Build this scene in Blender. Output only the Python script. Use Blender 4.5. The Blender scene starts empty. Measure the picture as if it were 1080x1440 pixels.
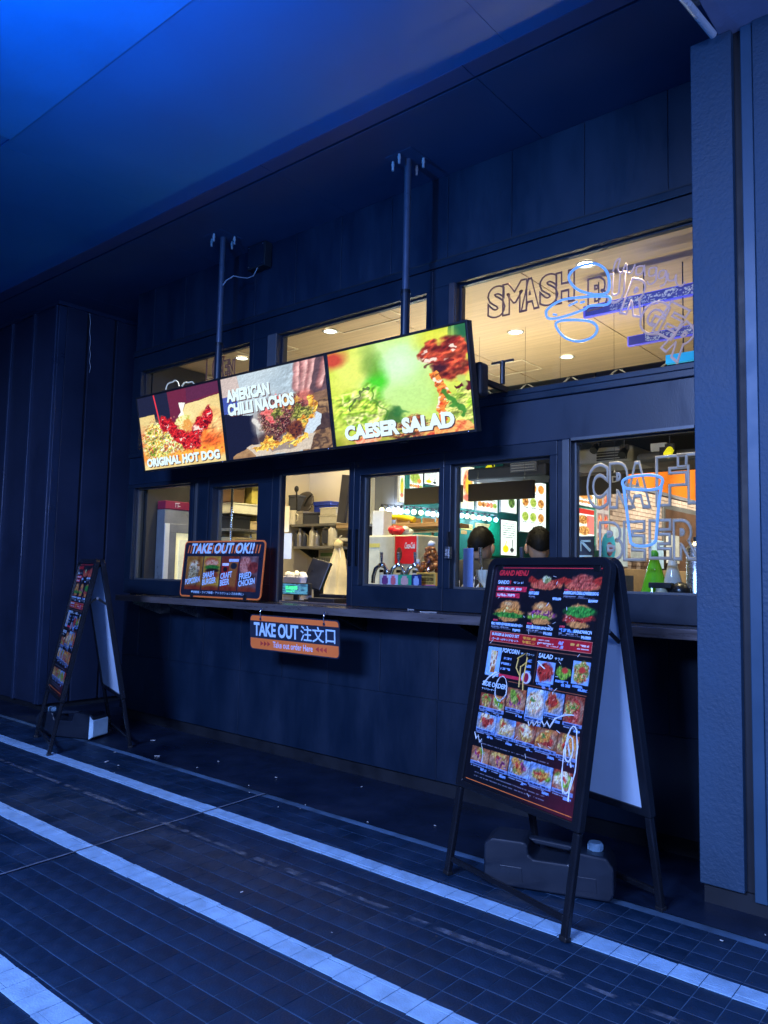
import bpy, bmesh, math, random
import numpy as np
from mathutils import Vector, Matrix, Euler
random.seed(7); RNG = np.random.RandomState(7)
SC = bpy.context.scene
COL = SC.collection
R_ = math.radians

# ------------------------------------------------------------------ camera
def cam_axes(yaw, pitch, roll):
    cy, sy, cp, sp = math.cos(yaw), math.sin(yaw), math.cos(pitch), math.sin(pitch)
    d = Vector((-sy*cp, cy*cp, sp)); r = Vector((cy, sy, 0)); u = r.cross(d)
    cr, sr = math.cos(roll), math.sin(roll)
    return cr*r + sr*u, -sr*r + cr*u, d
CR, CU, CD = cam_axes(R_(40.145), R_(4.63), R_(1.2))
CAM = Vector((0, 0, 1.3))
cd = bpy.data.cameras.new('camera'); cam = bpy.data.objects.new('camera', cd); COL.objects.link(cam)
cam.matrix_world = Matrix((( CR.x, CU.x, -CD.x, CAM.x), (CR.y, CU.y, -CD.y, CAM.y), (CR.z, CU.z, -CD.z, CAM.z), (0, 0, 0, 1)))
cd.sensor_fit = 'VERTICAL'; cd.sensor_height = 36; cd.lens = 27.0; cd.clip_end = 300; cd.clip_start = .05
SC.camera = cam
# ------------------------------------------------------------------ night sky, plaza lamps, exposure
w = bpy.data.worlds.new('World'); SC.world = w; w.use_nodes = True
nt = w.node_tree; bg = nt.nodes['Background']
sky = nt.nodes.new('ShaderNodeTexSky'); sky.sky_type = 'NISHITA'; sky.sun_disc = False
sky.sun_elevation = R_(-4); sky.sun_rotation = R_(200)
tint = nt.nodes.new('ShaderNodeMix'); tint.data_type = 'RGBA'; tint.blend_type = 'MULTIPLY'
tint.inputs[0].default_value = 1; tint.inputs[7].default_value = (.35, .6, 1, 1)
nt.links.new(sky.outputs[0], tint.inputs[6]); nt.links.new(tint.outputs[2], bg.inputs[0])
bg.inputs[1].default_value = .15
def lamp(name, kind, loc, energy, color, target=None, **kw):
    l = bpy.data.lights.new(name, kind); l.energy = energy; l.color = color
    for k, v in kw.items(): setattr(l, k, v)
    o = bpy.data.objects.new(name, l); COL.objects.link(o); o.location = loc
    if target is not None:
        o.rotation_euler = (Vector(target) - Vector(loc)).to_track_quat('-Z', 'Y').to_euler()
    return o
# blue plaza illumination behind and beside the camera
lamp('plaza_flood_lamp', 'AREA', (-1.6, -4.2, 4.2), 930, (.31, .46, 1), (-2.6, 3.2, 1.0), shape='RECTANGLE', size=2.4, size_y=1.0)
lamp('blue_uplight_lamp', 'SPOT', (-2.7, .75, 2.95), 240, (.0, .27, 1), (-2.9, 1.5, 3.85), spot_size=R_(150), spot_blend=1, shadow_soft_size=.05)
lamp('side_flood_lamp', 'AREA', (2.6, -.6, 2.4), 170, (.31, .46, 1), (-1.6, 3.0, .8), shape='RECTANGLE', size=1.4, size_y=1.0)
vs = SC.view_settings; vs.view_transform = 'Standard'; vs.look = 'None'; vs.exposure = 0; vs.gamma = 1
SC.cycles.max_bounces = 8; SC.cycles.transparent_max_bounces = 24
SC.cycles.sample_clamp_indirect = 3.0
SC.cycles.use_denoising = True

# ------------------------------------------------------------------ helpers
def lin(c):
    return tuple((x/12.92 if x <= .04045 else ((x+.055)/1.055)**2.4) for x in c[:3])
def s8(r, g, b): return lin((r/255, g/255, b/255))
MATS = {}
def mat(name, col, rough=.5, metal=0, var=.18, scale=6, bump=0, bscale=60, rvar=.12, spec=.5, emit=None, es=0, coat=0, stretch=None, alpha=1):
    if name in MATS: return MATS[name]
    m = bpy.data.materials.new(name); m.use_nodes = True; n = m.node_tree; L = n.links
    p = n.nodes['Principled BSDF']
    p.inputs['Metallic'].default_value = metal; p.inputs['Specular IOR Level'].default_value = spec
    p.inputs['Coat Weight'].default_value = coat; p.inputs['Coat Roughness'].default_value = .08
    tc = n.nodes.new('ShaderNodeTexCoord'); src = tc.outputs['Object']
    if stretch:
        mp = n.nodes.new('ShaderNodeMapping'); mp.inputs['Scale'].default_value = stretch
        L.new(src, mp.inputs[0]); src = mp.outputs[0]
    nz = n.nodes.new('ShaderNodeTexNoise'); nz.inputs['Scale'].default_value = scale; nz.inputs['Detail'].default_value = 5
    nz.inputs['Roughness'].default_value = .65; L.new(src, nz.inputs['Vector'])
    mx = n.nodes.new('ShaderNodeMix'); mx.data_type = 'RGBA'
    mx.inputs[6].default_value = (*[max(0, c*(1-var)) for c in col], 1); mx.inputs[7].default_value = (*[min(1, c*(1+var)) for c in col], 1)
    mr = n.nodes.new('ShaderNodeMapRange'); mr.inputs[1].default_value = .3; mr.inputs[2].default_value = .7
    L.new(nz.outputs[0], mr.inputs[0]); L.new(mr.outputs[0], mx.inputs[0]); L.new(mx.outputs[2], p.inputs['Base Color'])
    m2 = n.nodes.new('ShaderNodeMapRange'); m2.inputs[3].default_value = max(.03, rough-rvar); m2.inputs[4].default_value = min(1, rough+rvar)
    m2.inputs[1].default_value = .3; m2.inputs[2].default_value = .7
    L.new(nz.outputs[0], m2.inputs[0]); L.new(m2.outputs[0], p.inputs['Roughness'])
    if bump:
        n2 = n.nodes.new('ShaderNodeTexNoise'); n2.inputs['Scale'].default_value = bscale; n2.inputs['Detail'].default_value = 4
        L.new(src, n2.inputs['Vector'])
        b = n.nodes.new('ShaderNodeBump'); b.inputs['Strength'].default_value = bump; b.inputs['Distance'].default_value = .01
        L.new(n2.outputs[0], b.inputs['Height']); L.new(b.outputs[0], p.inputs['Normal'])
    if emit:
        p.inputs['Emission Color'].default_value = (*emit, 1); p.inputs['Emission Strength'].default_value = es
    MATS[name] = m; return m
def print_mat(name, es=0, rough=.35, coat=.3, base=1.0):
    if name in MATS: return MATS[name]
    m = bpy.data.materials.new(name); m.use_nodes = True; n = m.node_tree; p = n.nodes['Principled BSDF']
    a = n.nodes.new('ShaderNodeAttribute'); a.attribute_name = 'Col'
    if es:
        n.links.new(a.outputs[0], p.inputs['Emission Color']); p.inputs['Emission Strength'].default_value = es
        p.inputs['Base Color'].default_value = (.01, .01, .012, 1)
    else: n.links.new(a.outputs[0], p.inputs['Base Color'])
    p.inputs['Roughness'].default_value = rough; p.inputs['Coat Weight'].default_value = coat; p.inputs['Coat Roughness'].default_value = .06
    MATS[name] = m; return m
def glass_mat(name, tintc=(.93, .97, .96), refl=1.0):
    if name in MATS: return MATS[name]
    m = bpy.data.materials.new(name); m.use_nodes = True; n = m.node_tree; n.nodes.remove(n.nodes['Principled BSDF'])
    out = n.nodes['Material Output']; t = n.nodes.new('ShaderNodeBsdfTransparent'); t.inputs[0].default_value = (*tintc, 1)
    g = n.nodes.new('ShaderNodeBsdfGlossy'); g.inputs['Roughness'].default_value = .0
    fr = n.nodes.new('ShaderNodeLayerWeight'); fr.inputs[0].default_value = .5      # Schlick curve for a thin pane
    pw = n.nodes.new('ShaderNodeMath'); pw.operation = 'POWER'; pw.inputs[1].default_value = 5; n.links.new(fr.outputs['Facing'], pw.inputs[0])
    ml = n.nodes.new('ShaderNodeMath'); ml.operation = 'MULTIPLY_ADD'; ml.inputs[1].default_value = .95*refl; ml.inputs[2].default_value = .035*refl
    mx = n.nodes.new('ShaderNodeMixShader'); n.links.new(pw.outputs[0], ml.inputs[0]); n.links.new(ml.outputs[0], mx.inputs[0])
    n.links.new(t.outputs[0], mx.inputs[1]); n.links.new(g.outputs[0], mx.inputs[2]); n.links.new(mx.outputs[0], out.inputs[0])
    MATS[name] = m; return m

class MB:
    """collects shapes into one mesh"""
    def __init__(s): s.v = []; s.f = []; s.sm = []
    def add(s, vs, fs, smooth=False):
        o = len(s.v); s.v += [tuple(v) for v in vs]; s.f += [tuple(i+o for i in f) for f in fs]; s.sm += [smooth]*len(fs); return s
    def box(s, x0, x1, y0, y1, z0, z1, M=None):
        vs = [Vector(p) for p in ((x0,y0,z0),(x1,y0,z0),(x1,y1,z0),(x0,y1,z0),(x0,y0,z1),(x1,y0,z1),(x1,y1,z1),(x0,y1,z1))]
        if M is not None: vs = [M @ v for v in vs]
        return s.add(vs, [(3,2,1,0),(4,5,6,7),(0,1,5,4),(1,2,6,5),(2,3,7,6),(3,0,4,7)])
    def bar(s, a, b, w, h=None, up=(0,0,1)):
        a, b = Vector(a), Vector(b); h = h or w; d = (b-a).normalized(); u = Vector(up)
        if abs(d.dot(u)) > .95: u = Vector((1,0,0))
        r = d.cross(u).normalized(); u = r.cross(d)
        vs = [p + r*i*w/2 + u*j*h/2 for p in (a, b) for i, j in ((-1,-1),(1,-1),(1,1),(-1,1))]
        return s.add(vs, [(3,2,1,0),(4,5,6,7),(0,1,5,4),(1,2,6,5),(2,3,7,6),(3,0,4,7)])
    def tube(s, pts, r, n=8, closed=False, cap=True):
        pts = [Vector(p) for p in pts]; N = len(pts); rs = r if isinstance(r, (list, tuple)) else [r]*N
        prev = None; rings = []
        for i, p in enumerate(pts):
            a = pts[i-1] if (i or closed) else p; b = pts[(i+1) % N] if (i < N-1 or closed) else p
            d = (b-a); d = d.normalized() if d.length > 1e-9 else Vector((0,0,1))
            if prev is None:
                u = Vector((0,0,1)) if abs(d.z) < .9 else Vector((1,0,0)); prev = (u - d*u.dot(d)).normalized()
            else:
                q = prev - d*prev.dot(d); prev = q.normalized() if q.length > 1e-6 else prev
            c = d.cross(prev); rings.append([p + (prev*math.cos(t) + c*math.sin(t))*rs[i] for t in [2*math.pi*k/n for k in range(n)]])
        vs = [v for g in rings for v in g]; fs = []
        for i in range(N if closed else N-1):
            j = (i+1) % N
            for k in range(n): fs.append((i*n+k, i*n+(k+1) % n, j*n+(k+1) % n, j*n+k))
        s.add(vs, fs, True)
        if cap and not closed: s.add(rings[0], [tuple(range(n))[::-1]]); s.add(rings[-1], [tuple(range(n))])
        return s
    def cyl(s, a, b, r0, r1=None, n=16): return s.tube([a, b], [r0, r0 if r1 is None else r1], n)
    def lathe(s, prof, c=(0,0,0), n=20, cap=True):
        c = Vector(c); vs = []; fs = []
        for r, z in prof:
            for k in range(n): t = 2*math.pi*k/n; vs.append(c + Vector((r*math.cos(t), r*math.sin(t), z)))
        for i in range(len(prof)-1):
            for k in range(n): fs.append((i*n+k, i*n+(k+1) % n, (i+1)*n+(k+1) % n, (i+1)*n+k))
        s.add(vs, fs, True)
        if cap:
            s.add(vs[:n], [tuple(range(n))[::-1]]); s.add(vs[-n:], [tuple(range(n))])
        return s
    def ell(s, c, r, n=14, m=9, M=None, jit=0):
        c = Vector(c); r = r if isinstance(r, (tuple, list)) else (r, r, r); vs = []; fs = []
        for i in range(m+1):
            p = math.pi*i/m
            for k in range(n):
                t = 2*math.pi*k/n; j = 1 + (random.random()-.5)*jit
                v = Vector((r[0]*math.sin(p)*math.cos(t)*j, r[1]*math.sin(p)*math.sin(t)*j, r[2]*math.cos(p)*j))
                vs.append(c + (M @ v if M is not None else v))
        for i in range(m):
            for k in range(n): fs.append((i*n+k, (i+1)*n+k, (i+1)*n+(k+1) % n, i*n+(k+1) % n))
        return s.add(vs, fs, True)
    def prism(s, poly, axis, a, b):
        """extrude 2-D polygon along an axis: axis 'y' takes (x,z), 'x' takes (y,z), 'z' takes (x,y)"""
        def P(u, v, t): return (u, t, v) if axis == 'y' else ((t, u, v) if axis == 'x' else (u, v, t))
        n = len(poly); vs = [P(u, v, a) for u, v in poly] + [P(u, v, b) for u, v in poly]
        return s.add(vs, [tuple(range(n)), tuple(range(n, 2*n))[::-1]] + [(i, i+n, (i+1) % n+n, (i+1) % n) for i in range(n)])
    def ring(s, X0, X1, Z0, Z1, x0, x1, z0, z1, y0, y1):
        """rectangular frame (outer X0..Z1, opening x0..z1), four butted boards"""
        if z0-Z0 > 1e-4: s.box(X0, X1, y0, y1, Z0, z0)
        if Z1-z1 > 1e-4: s.box(X0, X1, y0, y1, z1, Z1)
        if x0-X0 > 1e-4: s.box(X0, x0, y0, y1, z0, z1)
        if X1-x1 > 1e-4: s.box(x1, X1, y0, y1, z0, z1)
        return s
    def mesh(s, name):
        me = bpy.data.meshes.new(name); me.from_pydata(s.v, [], s.f); me.polygons.foreach_set('use_smooth', s.sm)
        bm = bmesh.new(); bm.from_mesh(me); bmesh.ops.recalc_face_normals(bm, faces=bm.faces); bm.to_mesh(me); bm.free(); return me
    def build(s, name, m, parent=None, bevel=0, seg=2):
        o = bpy.data.objects.new(name, s.mesh(name)); COL.objects.link(o); o.data.materials.append(m)
        if parent is not None: o.parent = parent
        if bevel:
            b = o.modifiers.new('bevel', 'BEVEL'); b.width = bevel; b.segments = seg; b.limit_method = 'ANGLE'; b.harden_normals = False
        return o
def tag(o, label, cat, group=None):
    o['label'] = label; o['category'] = cat
    if group: o['group'] = group
    return o
def struct(o): o['kind'] = 'structure'; return o
def stuff(o): o['kind'] = 'stuff'; return o
def thing(name, label, cat, loc=(0,0,0), rz=0, group=None):
    o = bpy.data.objects.new(name, None); COL.objects.link(o); o.empty_display_size = .1
    o.location = loc; o.rotation_euler = (0, 0, rz); return tag(o, label, cat, group)
def inst(src, parent=None, loc=None, rot=None, scale=None):
    o = src.copy(); COL.objects.link(o); o.parent = parent
    if loc is not None: o.location = loc
    if rot is not None: o.rotation_euler = rot
    if scale is not None: o.scale = scale
    return o
def copy_tree(src, parent=None):
    o = src.copy(); COL.objects.link(o); o.parent = parent
    for c in src.children: copy_tree(c, o)
    return o
def link_mesh(name, me, m, parent=None):
    o = bpy.data.objects.new(name, me); COL.objects.link(o); o.data.materials.append(m); o.parent = parent; return o
# a picture point seen at the photograph's pixel (1080x1440) on a plane of the place, used for measuring only
def ray(x, y): return CR*((x-540)/1080) - CU*((y-720)/1080) + CD
def aY(x, y, Y): d = ray(x, y); return CAM + d*(Y/d.y)
def aX(x, y, X): d = ray(x, y); return CAM + d*(X/d.x)
def aZ(x, y, Z): d = ray(x, y); return CAM + d*((Z-CAM.z)/d.z)

# ---- text -------------------------------------------------------------
_tc = bpy.data.curves.new('text_source', 'FONT'); _to = bpy.data.objects.new('text_source', _tc); COL.objects.link(_to)
def text_verts(body, bold=.0, shear=0, space=1.0, tubes=0, res=3):
    _tc.body = body; _tc.offset = bold; _tc.shear = shear; _tc.space_character = space; _tc.resolution_u = res
    _tc.fill_mode = 'NONE' if tubes else 'BOTH'; _tc.bevel_depth = tubes; _tc.bevel_resolution = 1
    bpy.context.view_layer.update()
    e = _to.evaluated_get(bpy.context.evaluated_depsgraph_get()); me = e.to_mesh()
    vs = np.array([v.co[:] for v in me.vertices]) if len(me.vertices) else np.zeros((0, 3)); fs = [tuple(p.vertices) for p in me.polygons]
    e.to_mesh_clear(); return vs, fs
def text_add(mb, body, x, z, w, h, bold=.02, shear=0, space=1.0, rot=0, y=0, align='l', keep=False):
    """fit text into a w x h box whose lower left corner is (x,z) on the local XZ plane"""
    vs, fs = text_verts(body, bold, shear, space)
    if not len(vs): return
    a, b = vs.min(0), vs.max(0); sz = np.maximum(b-a, 1e-6)
    sx, sy = w/sz[0], h/sz[1]
    if keep: sx = sy = min(sx, sy)
    q = (vs-a)*[sx, sy, 0]; c, s_ = math.cos(rot), math.sin(rot)
    mb.add([(x + p[0]*c - p[1]*s_, y, z + p[0]*s_ + p[1]*c) for p in q], fs)
def text_tubes(mb, body, x, z, w, h, r, rot=0, y=0, bold=0):
    vs, fs = text_verts(body, bold, 0, 1.0)
    a, b = vs.min(0), vs.max(0); sz = b-a; sx, sy = w/sz[0], h/sz[1]
    k = math.sqrt(sx*sy)
    vs, fs = text_verts(body, bold, 0, 1.0, tubes=r/k, res=4)
    c, s_ = math.cos(rot), math.sin(rot); q = (vs-a)*[sx, sy, k]
    mb.add([(x + p[0]*c - p[1]*s_, y - p[2], z + p[0]*s_ + p[1]*c) for p in q], fs, True)

# ---- painted print (sRGB canvas -> colour attribute on a fine flat grid) --
def vnoise(h, w, n, seed, box=None):
    r0, r1, c0, c1 = box or (0, h, 0, w); r = np.random.RandomState(seed); out = np.zeros((r1-r0, c1-c0)); amp = 1; tot = 0
    for o in range(3):
        k = n*2**o; g = r.rand(k+2, k+2); y = np.linspace(0, k, h)[r0:r1]; x = np.linspace(0, k, w)[c0:c1]
        yi = y.astype(int); xi = x.astype(int); fy = (y-yi)[:, None]; fx = (x-xi)[None]; fy = fy*fy*(3-2*fy); fx = fx*fx*(3-2*fx)
        a = g[np.ix_(yi, xi)]; b = g[np.ix_(yi, xi+1)]; c = g[np.ix_(yi+1, xi)]; d = g[np.ix_(yi+1, xi+1)]
        out += amp*((a*(1-fx)+b*fx)*(1-fy) + (c*(1-fx)+d*fx)*fy); tot += amp; amp *= .55
    return out/tot
def bbox(m):
    r = np.flatnonzero(m.max(1) > .003); c = np.flatnonzero(m.max(0) > .003)
    return None if not len(r) or not len(c) else (r[0], r[-1]+1, c[0], c[-1]+1)
class CV:
    def __init__(s, w, h, bgc): s.w, s.h = w, h; s.a = np.ones((h, w, 3))*np.array(bgc)/255.; s.U, s.V = np.meshgrid((np.arange(w)+.5)/w, (np.arange(h)+.5)/h); s.k = 0
    def warp(s, amp, n, seed):
        if not hasattr(s, 'U0'): s.U0, s.V0 = s.U, s.V
        s.U = s.U0 + amp*(vnoise(s.h, s.w, n, seed)-.5); s.V = s.V0 + amp*s.w/s.h*(vnoise(s.h, s.w, n, seed+1)-.5); return s
    def flat(s): s.U, s.V = s.U0, s.V0; return s
    def gloss(s, m, n, seed, thr=.62, c=(255, 240, 225), a=.9): 
        bx = bbox(m)
        if bx is None: return s
        z = np.zeros(m.shape); z[bx[0]:bx[1], bx[2]:bx[3]] = vnoise(s.h, s.w, n, seed, bx); return s.mix(m*np.clip((z-thr)/.08, 0, 1), c, a)
    def shade(s, m, n, seed, amp=.9):
        bx = bbox(m)
        if bx is None or bx[1]-bx[0] < 3 or bx[3]-bx[2] < 3: return s
        z = vnoise(s.h, s.w, n, seed, bx); gx = np.gradient(z, axis=1) + np.gradient(z, axis=0); gx = gx/(np.abs(gx).std()*2.5+1e-9); sl = np.s_[bx[0]:bx[1], bx[2]:bx[3]]
        s.a[sl] = np.clip(s.a[sl]*(1 + amp*.20*np.clip(gx, -1.5, 1.5)[..., None]*np.clip(m[sl], 0, 1)[..., None]), 0, 1); return s
    def mix(s, m, c, a=1):
        m = np.clip(m*a, 0, 1)[..., None]; s.a = s.a*(1-m) + (np.array(c)/255. if not isinstance(c, np.ndarray) or c.ndim == 1 else c)*m; return s
    def rect(s, u0, v0, u1, v1, c, a=1): return s.mix(((s.U >= u0) & (s.U < u1) & (s.V >= v0) & (s.V < v1)).astype(float), c, a)
    def em(s, u, v, ru, rv, soft=.2, rot=0):
        du, dv = s.U-u, (s.V-v); c, q = math.cos(rot), math.sin(rot); asp = s.h/s.w
        x, y = du*c + dv*asp*q, (-du*q/asp + dv*c)
        return np.clip((1-np.sqrt((x/ru)**2 + (y/rv)**2))/soft + .5, 0, 1)
    def ell(s, u, v, ru, rv, c, soft=.2, a=1, rot=0): return s.mix(s.em(u, v, ru, rv, soft, rot), c, a)
    def pm(s, pts):
        ins = np.zeros(s.U.shape, bool); n = len(pts)
        for i in range(n):
            (x0, y0), (x1, y1) = pts[i], pts[(i+1) % n]
            if y0 == y1: continue
            ins ^= ((s.V > y0) != (s.V > y1)) & (s.U < (x1-x0)*(s.V-y0)/(y1-y0) + x0)
        return ins.astype(float)
    def poly(s, pts, c, a=1): return s.mix(s.pm(pts), c, a)
    def lm(s, pts, wd):
        asp = s.h/s.w; best = np.full(s.U.shape, 9.)
        for (x0, y0), (x1, y1) in zip(pts[:-1], pts[1:]):
            dx, dy = x1-x0, (y1-y0)*asp; L = dx*dx+dy*dy+1e-9
            t = np.clip(((s.U-x0)*dx + (s.V-y0)*asp*dy)/L, 0, 1); best = np.minimum(best, np.hypot(s.U-x0-t*dx, (s.V-y0)*asp-t*dy))
        return np.clip((wd-best)/(wd*.35+1e-6), 0, 1)
    def line(s, pts, wd, c, a=1): return s.mix(s.lm(pts, wd), c, a)
    def tex(s, m, pal, n=24, a=1, seed=None):
        s.k += 1; bx = bbox(m)
        if bx is None: return s
        z = vnoise(s.h, s.w, n, seed if seed is not None else s.k*13+5, bx); z = np.clip((z-.22)/.56, 0, .9999)*(len(pal)-1)
        i = z.astype(int); f = (z-i)[..., None]; P = np.array(pal)/255.
        sl = np.s_[bx[0]:bx[1], bx[2]:bx[3]]; q = np.clip(m[sl]*a, 0, 1)[..., None]; s.a[sl] = s.a[sl]*(1-q) + (P[i]*(1-f) + P[np.minimum(i+1, len(pal)-1)]*f)*q; return s
    def dash(s, u0, v, u1, hh, c, a=.9):
        z = vnoise(s.h, s.w, 90, int(v*977)+3); return s.mix(((s.U >= u0) & (s.U < u1) & (abs(s.V-v) < hh/2)).astype(float)*(z > .42), c, a)
def panel(name, cv, W, H, m, parent, y=0, x0=None, z0=0, M=None):
    """flat print of a canvas; local XZ plane, lower left corner at (x0,z0)"""
    h, w = cv.h, cv.w; x0 = -W/2 if x0 is None else x0
    xs = np.linspace(x0, x0+W, w); zs = np.linspace(z0+H, z0, h); X, Z = np.meshgrid(xs, zs)
    co = np.stack([X, np.full_like(X, y), Z], -1).reshape(-1, 3)
    i = np.arange(h*w).reshape(h, w); q = np.stack([i[1:, :-1], i[1:, 1:], i[:-1, 1:], i[:-1, :-1]], -1).reshape(-1, 4)
    me = bpy.data.meshes.new(name); me.vertices.add(len(co)); me.vertices.foreach_set('co', co.ravel())
    me.loops.add(q.size); me.loops.foreach_set('vertex_index', q.ravel().astype(np.int32))
    me.polygons.add(len(q)); me.polygons.foreach_set('loop_start', np.arange(0, q.size, 4, dtype=np.int32)); me.update(calc_edges=True)
    a = np.clip(cv.a, 0, 1); l = np.where(a <= .04045, a/12.92, ((a+.055)/1.055)**2.4)
    at = me.color_attributes.new('Col', 'FLOAT_COLOR', 'POINT'); at.data.foreach_set('color', np.concatenate([l, np.ones((h, w, 1))], -1).ravel().astype(np.float32))
    return link_mesh(name, me, m, parent)

# ================================================================== materials of the place
m_frame = mat('frame_metal', (.005, .0135, .029), .38, .0, .15, 3, rvar=.08)
m_panel = mat('wall_panel_paint', (.0035, .014, .035), .46, 0, .24, 1.8, bump=.06, bscale=90, rvar=.16, stretch=(2.2, 2.2, .7))
m_kick = mat('kick_plate', (.006, .009, .015), .6, 0, .3, 4)
m_bead = mat('glazing_bead', (.10, .11, .12), .4, .5, .05, 10, rvar=.02)
m_stucco = mat('stucco_paint', (.020, .054, .105), .62, 0, .22, 1.6, bump=.38, bscale=75)
m_clad = mat('metal_cladding', (.016, .026, .058), .42, .1, .2, 1.4, rvar=.08)
m_soffit = mat('soffit_paint', (.013, .040, .100), .6, 0, .15, .9)
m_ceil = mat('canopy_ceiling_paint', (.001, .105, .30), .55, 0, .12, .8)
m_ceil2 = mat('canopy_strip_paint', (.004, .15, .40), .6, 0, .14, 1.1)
m_trim = mat('canopy_trim', (.036, .056, .135), .5, 0, .15, 1.2)
m_tile = mat('dark_paving_tile', (.005, .025, .062), .5, 0, .4, 5.5, bump=.25, bscale=120, rvar=.22)
m_grout = mat('grout', (.06, .135, .24), .85, 0, .85, 1.7)
m_stripe = mat('pale_stripe_paint', (.33, .54, .76), .55, 0, .22, 9, bump=.3, bscale=150)
m_stripe_g = mat('painted_grout', (.10, .22, .36), .8, 0, .4, 12)
m_smooth = mat('dark_sealed_floor', (.005, .013, .034), .42, 0, .45, 2.2, bump=.12, bscale=40, rvar=.2)
m_dust = mat('grey_dust', (.24, .27, .32), .9, 0, .4, 30)
m_black = mat('black_plastic', (.012, .013, .016), .38, 0, .2, 8)
m_blackm = mat('black_steel', (.014, .016, .02), .3, .5, .2, 8)
m_chrome = mat('chrome', (.75, .76, .78), .12, 1, .05, 8, rvar=.05)
m_steel = mat('brushed_steel', (.52, .53, .55), .3, 1, .1, 14, stretch=(1, 12, 12))
m_white = mat('white_plastic', (.72, .73, .72), .4, 0, .06, 6)
m_glass = glass_mat('window_glass')

# tone of each tile from its grid cell
def per_tile(m):
    n = m.node_tree; p = n.nodes['Principled BSDF']; src = p.inputs['Base Color'].links[0].from_socket; ge = n.nodes.new('ShaderNodeNewGeometry')
    a = n.nodes.new('ShaderNodeVectorMath'); a.operation = 'SUBTRACT'; a.inputs[1].default_value = (-1.664, 2.465, 0); b = n.nodes.new('ShaderNodeVectorMath'); b.operation = 'MULTIPLY'; b.inputs[1].default_value = (10, 10, 0); f = n.nodes.new('ShaderNodeVectorMath'); f.operation = 'FLOOR'
    wn = n.nodes.new('ShaderNodeTexWhiteNoise'); mr = n.nodes.new('ShaderNodeMapRange'); mr.inputs[3].default_value = .82; mr.inputs[4].default_value = 1.12; mx = n.nodes.new('ShaderNodeVectorMath'); mx.operation = 'SCALE'
    L = n.links; L.new(ge.outputs['Position'], a.inputs[0]); L.new(a.outputs[0], b.inputs[0]); L.new(b.outputs[0], f.inputs[0]); L.new(f.outputs[0], wn.inputs['Vector']); L.new(wn.outputs['Value'], mr.inputs[0]); L.new(src, mx.inputs[0]); L.new(mr.outputs[0], mx.inputs['Scale']); L.new(mx.outputs[0], p.inputs['Base Color'])
per_tile(m_tile)
# ================================================================== ground
g = struct(MB().box(-40, 30, -40, 30, -.5, 0).build('ground', m_grout))
TP = .1; GX, GY = -1.664, 2.465          # tile pitch and grid origin measured on the pavement
tmb = MB(); s_ = .0484; t_ = .0474
tmb.add([(-s_,-s_,0),(s_,-s_,0),(s_,s_,0),(-s_,s_,0),(-s_,-s_,.001),(s_,-s_,.001),(s_,s_,.001),(-s_,s_,.001),(-t_,-t_,.0022),(t_,-t_,.0022),(t_,t_,.0022),(-t_,t_,.0022)],
        [(0,1,5,4),(1,2,6,5),(2,3,7,6),(3,0,4,7),(4,5,9,8),(5,6,10,9),(6,7,11,10),(7,4,8,11),(8,9,10,11)])
tiles = []
for i in range(-90, 30):
    for j in range(-26, 7):
        x, y = GX + (i+.5)*TP, GY + (j+.5)*TP
        if not (.15 < y < 3.11): continue
        d = Vector((x, y, 0)) - CAM; dep = d.dot(CD)
        if dep < .3: continue
        px, py = 540 + 1080*d.dot(CR)/dep, 720 - 1080*d.dot(CU)/dep
        if not (-260 < px < 1340 and py < 1640): continue
        inside = -20 < px < 1100 and py < 1460
        tiles.append((0 if inside else 1, dep, x, y))
tiles.sort()
tile0 = tmb.build('tile', m_tile, g); rest = MB()
for k, (a, dep, x, y) in enumerate(tiles):
    rot = ((random.random()-.5)*.008, (random.random()-.5)*.008, 0); z = random.random()*.0012 - .0004
    if k == 0: tile0.location = (x, y, z); tile0.rotation_euler = rot
    elif k < 300 and a == 0: inst(tile0, g, (x, y, z), rot)
    else:
        M = Matrix.Translation((x, y, z)) @ Euler(rot).to_matrix().to_4x4(); rest.add([M @ Vector(v) for v in tmb.v], tmb.f)
stuff(rest.build('far_tiles', m_tile, g))
# painted stripes, broken by the joints of the tiles below
for ys, (y0, y1) in enumerate(((2.640, 2.737), (1.885, 1.985), (1.145, 1.243))):
    st = struct(MB().box(-11, 2, y0, y1, 0, .0022).build('painted_stripe', m_stripe_g)); far = MB(); n = 0
    cuts = [y0] + [GY+j*TP for j in range(-30, 10) if y0+.004 < GY+j*TP < y1-.004] + [y1]
    for i in sorted(range(-92, 34), key=lambda i: abs(GX+i*TP+1.6)):
        for b0, b1 in zip(cuts[:-1], cuts[1:]):
            x0, x1 = GX+i*TP+.0016, GX+(i+1)*TP-.0016; e0 = b0+(.0014 if b0 != y0 else 0); e1 = b1-(.0014 if b1 != y1 else 0)
            wob = [(random.random()-.5)*.006 for _ in range(4)]
            z = .0062 + random.random()*.0008
            q = [(x0, e0+wob[0], z), (x1, e0+wob[1], z), (x1, e1+wob[2], z), (x0, e1+wob[3], z)]
            mbp = far if n >= 60 else MB()
            mbp.add([(a, b, .004) for a, b, c in q] + q, [(4,5,6,7),(0,1,5,4),(1,2,6,5),(2,3,7,6),(3,0,4,7)])
            if n < 60: mbp.build('paint_patch', m_stripe, st)
            n += 1
    stuff(far.build('far_paint', m_stripe, st))
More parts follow.
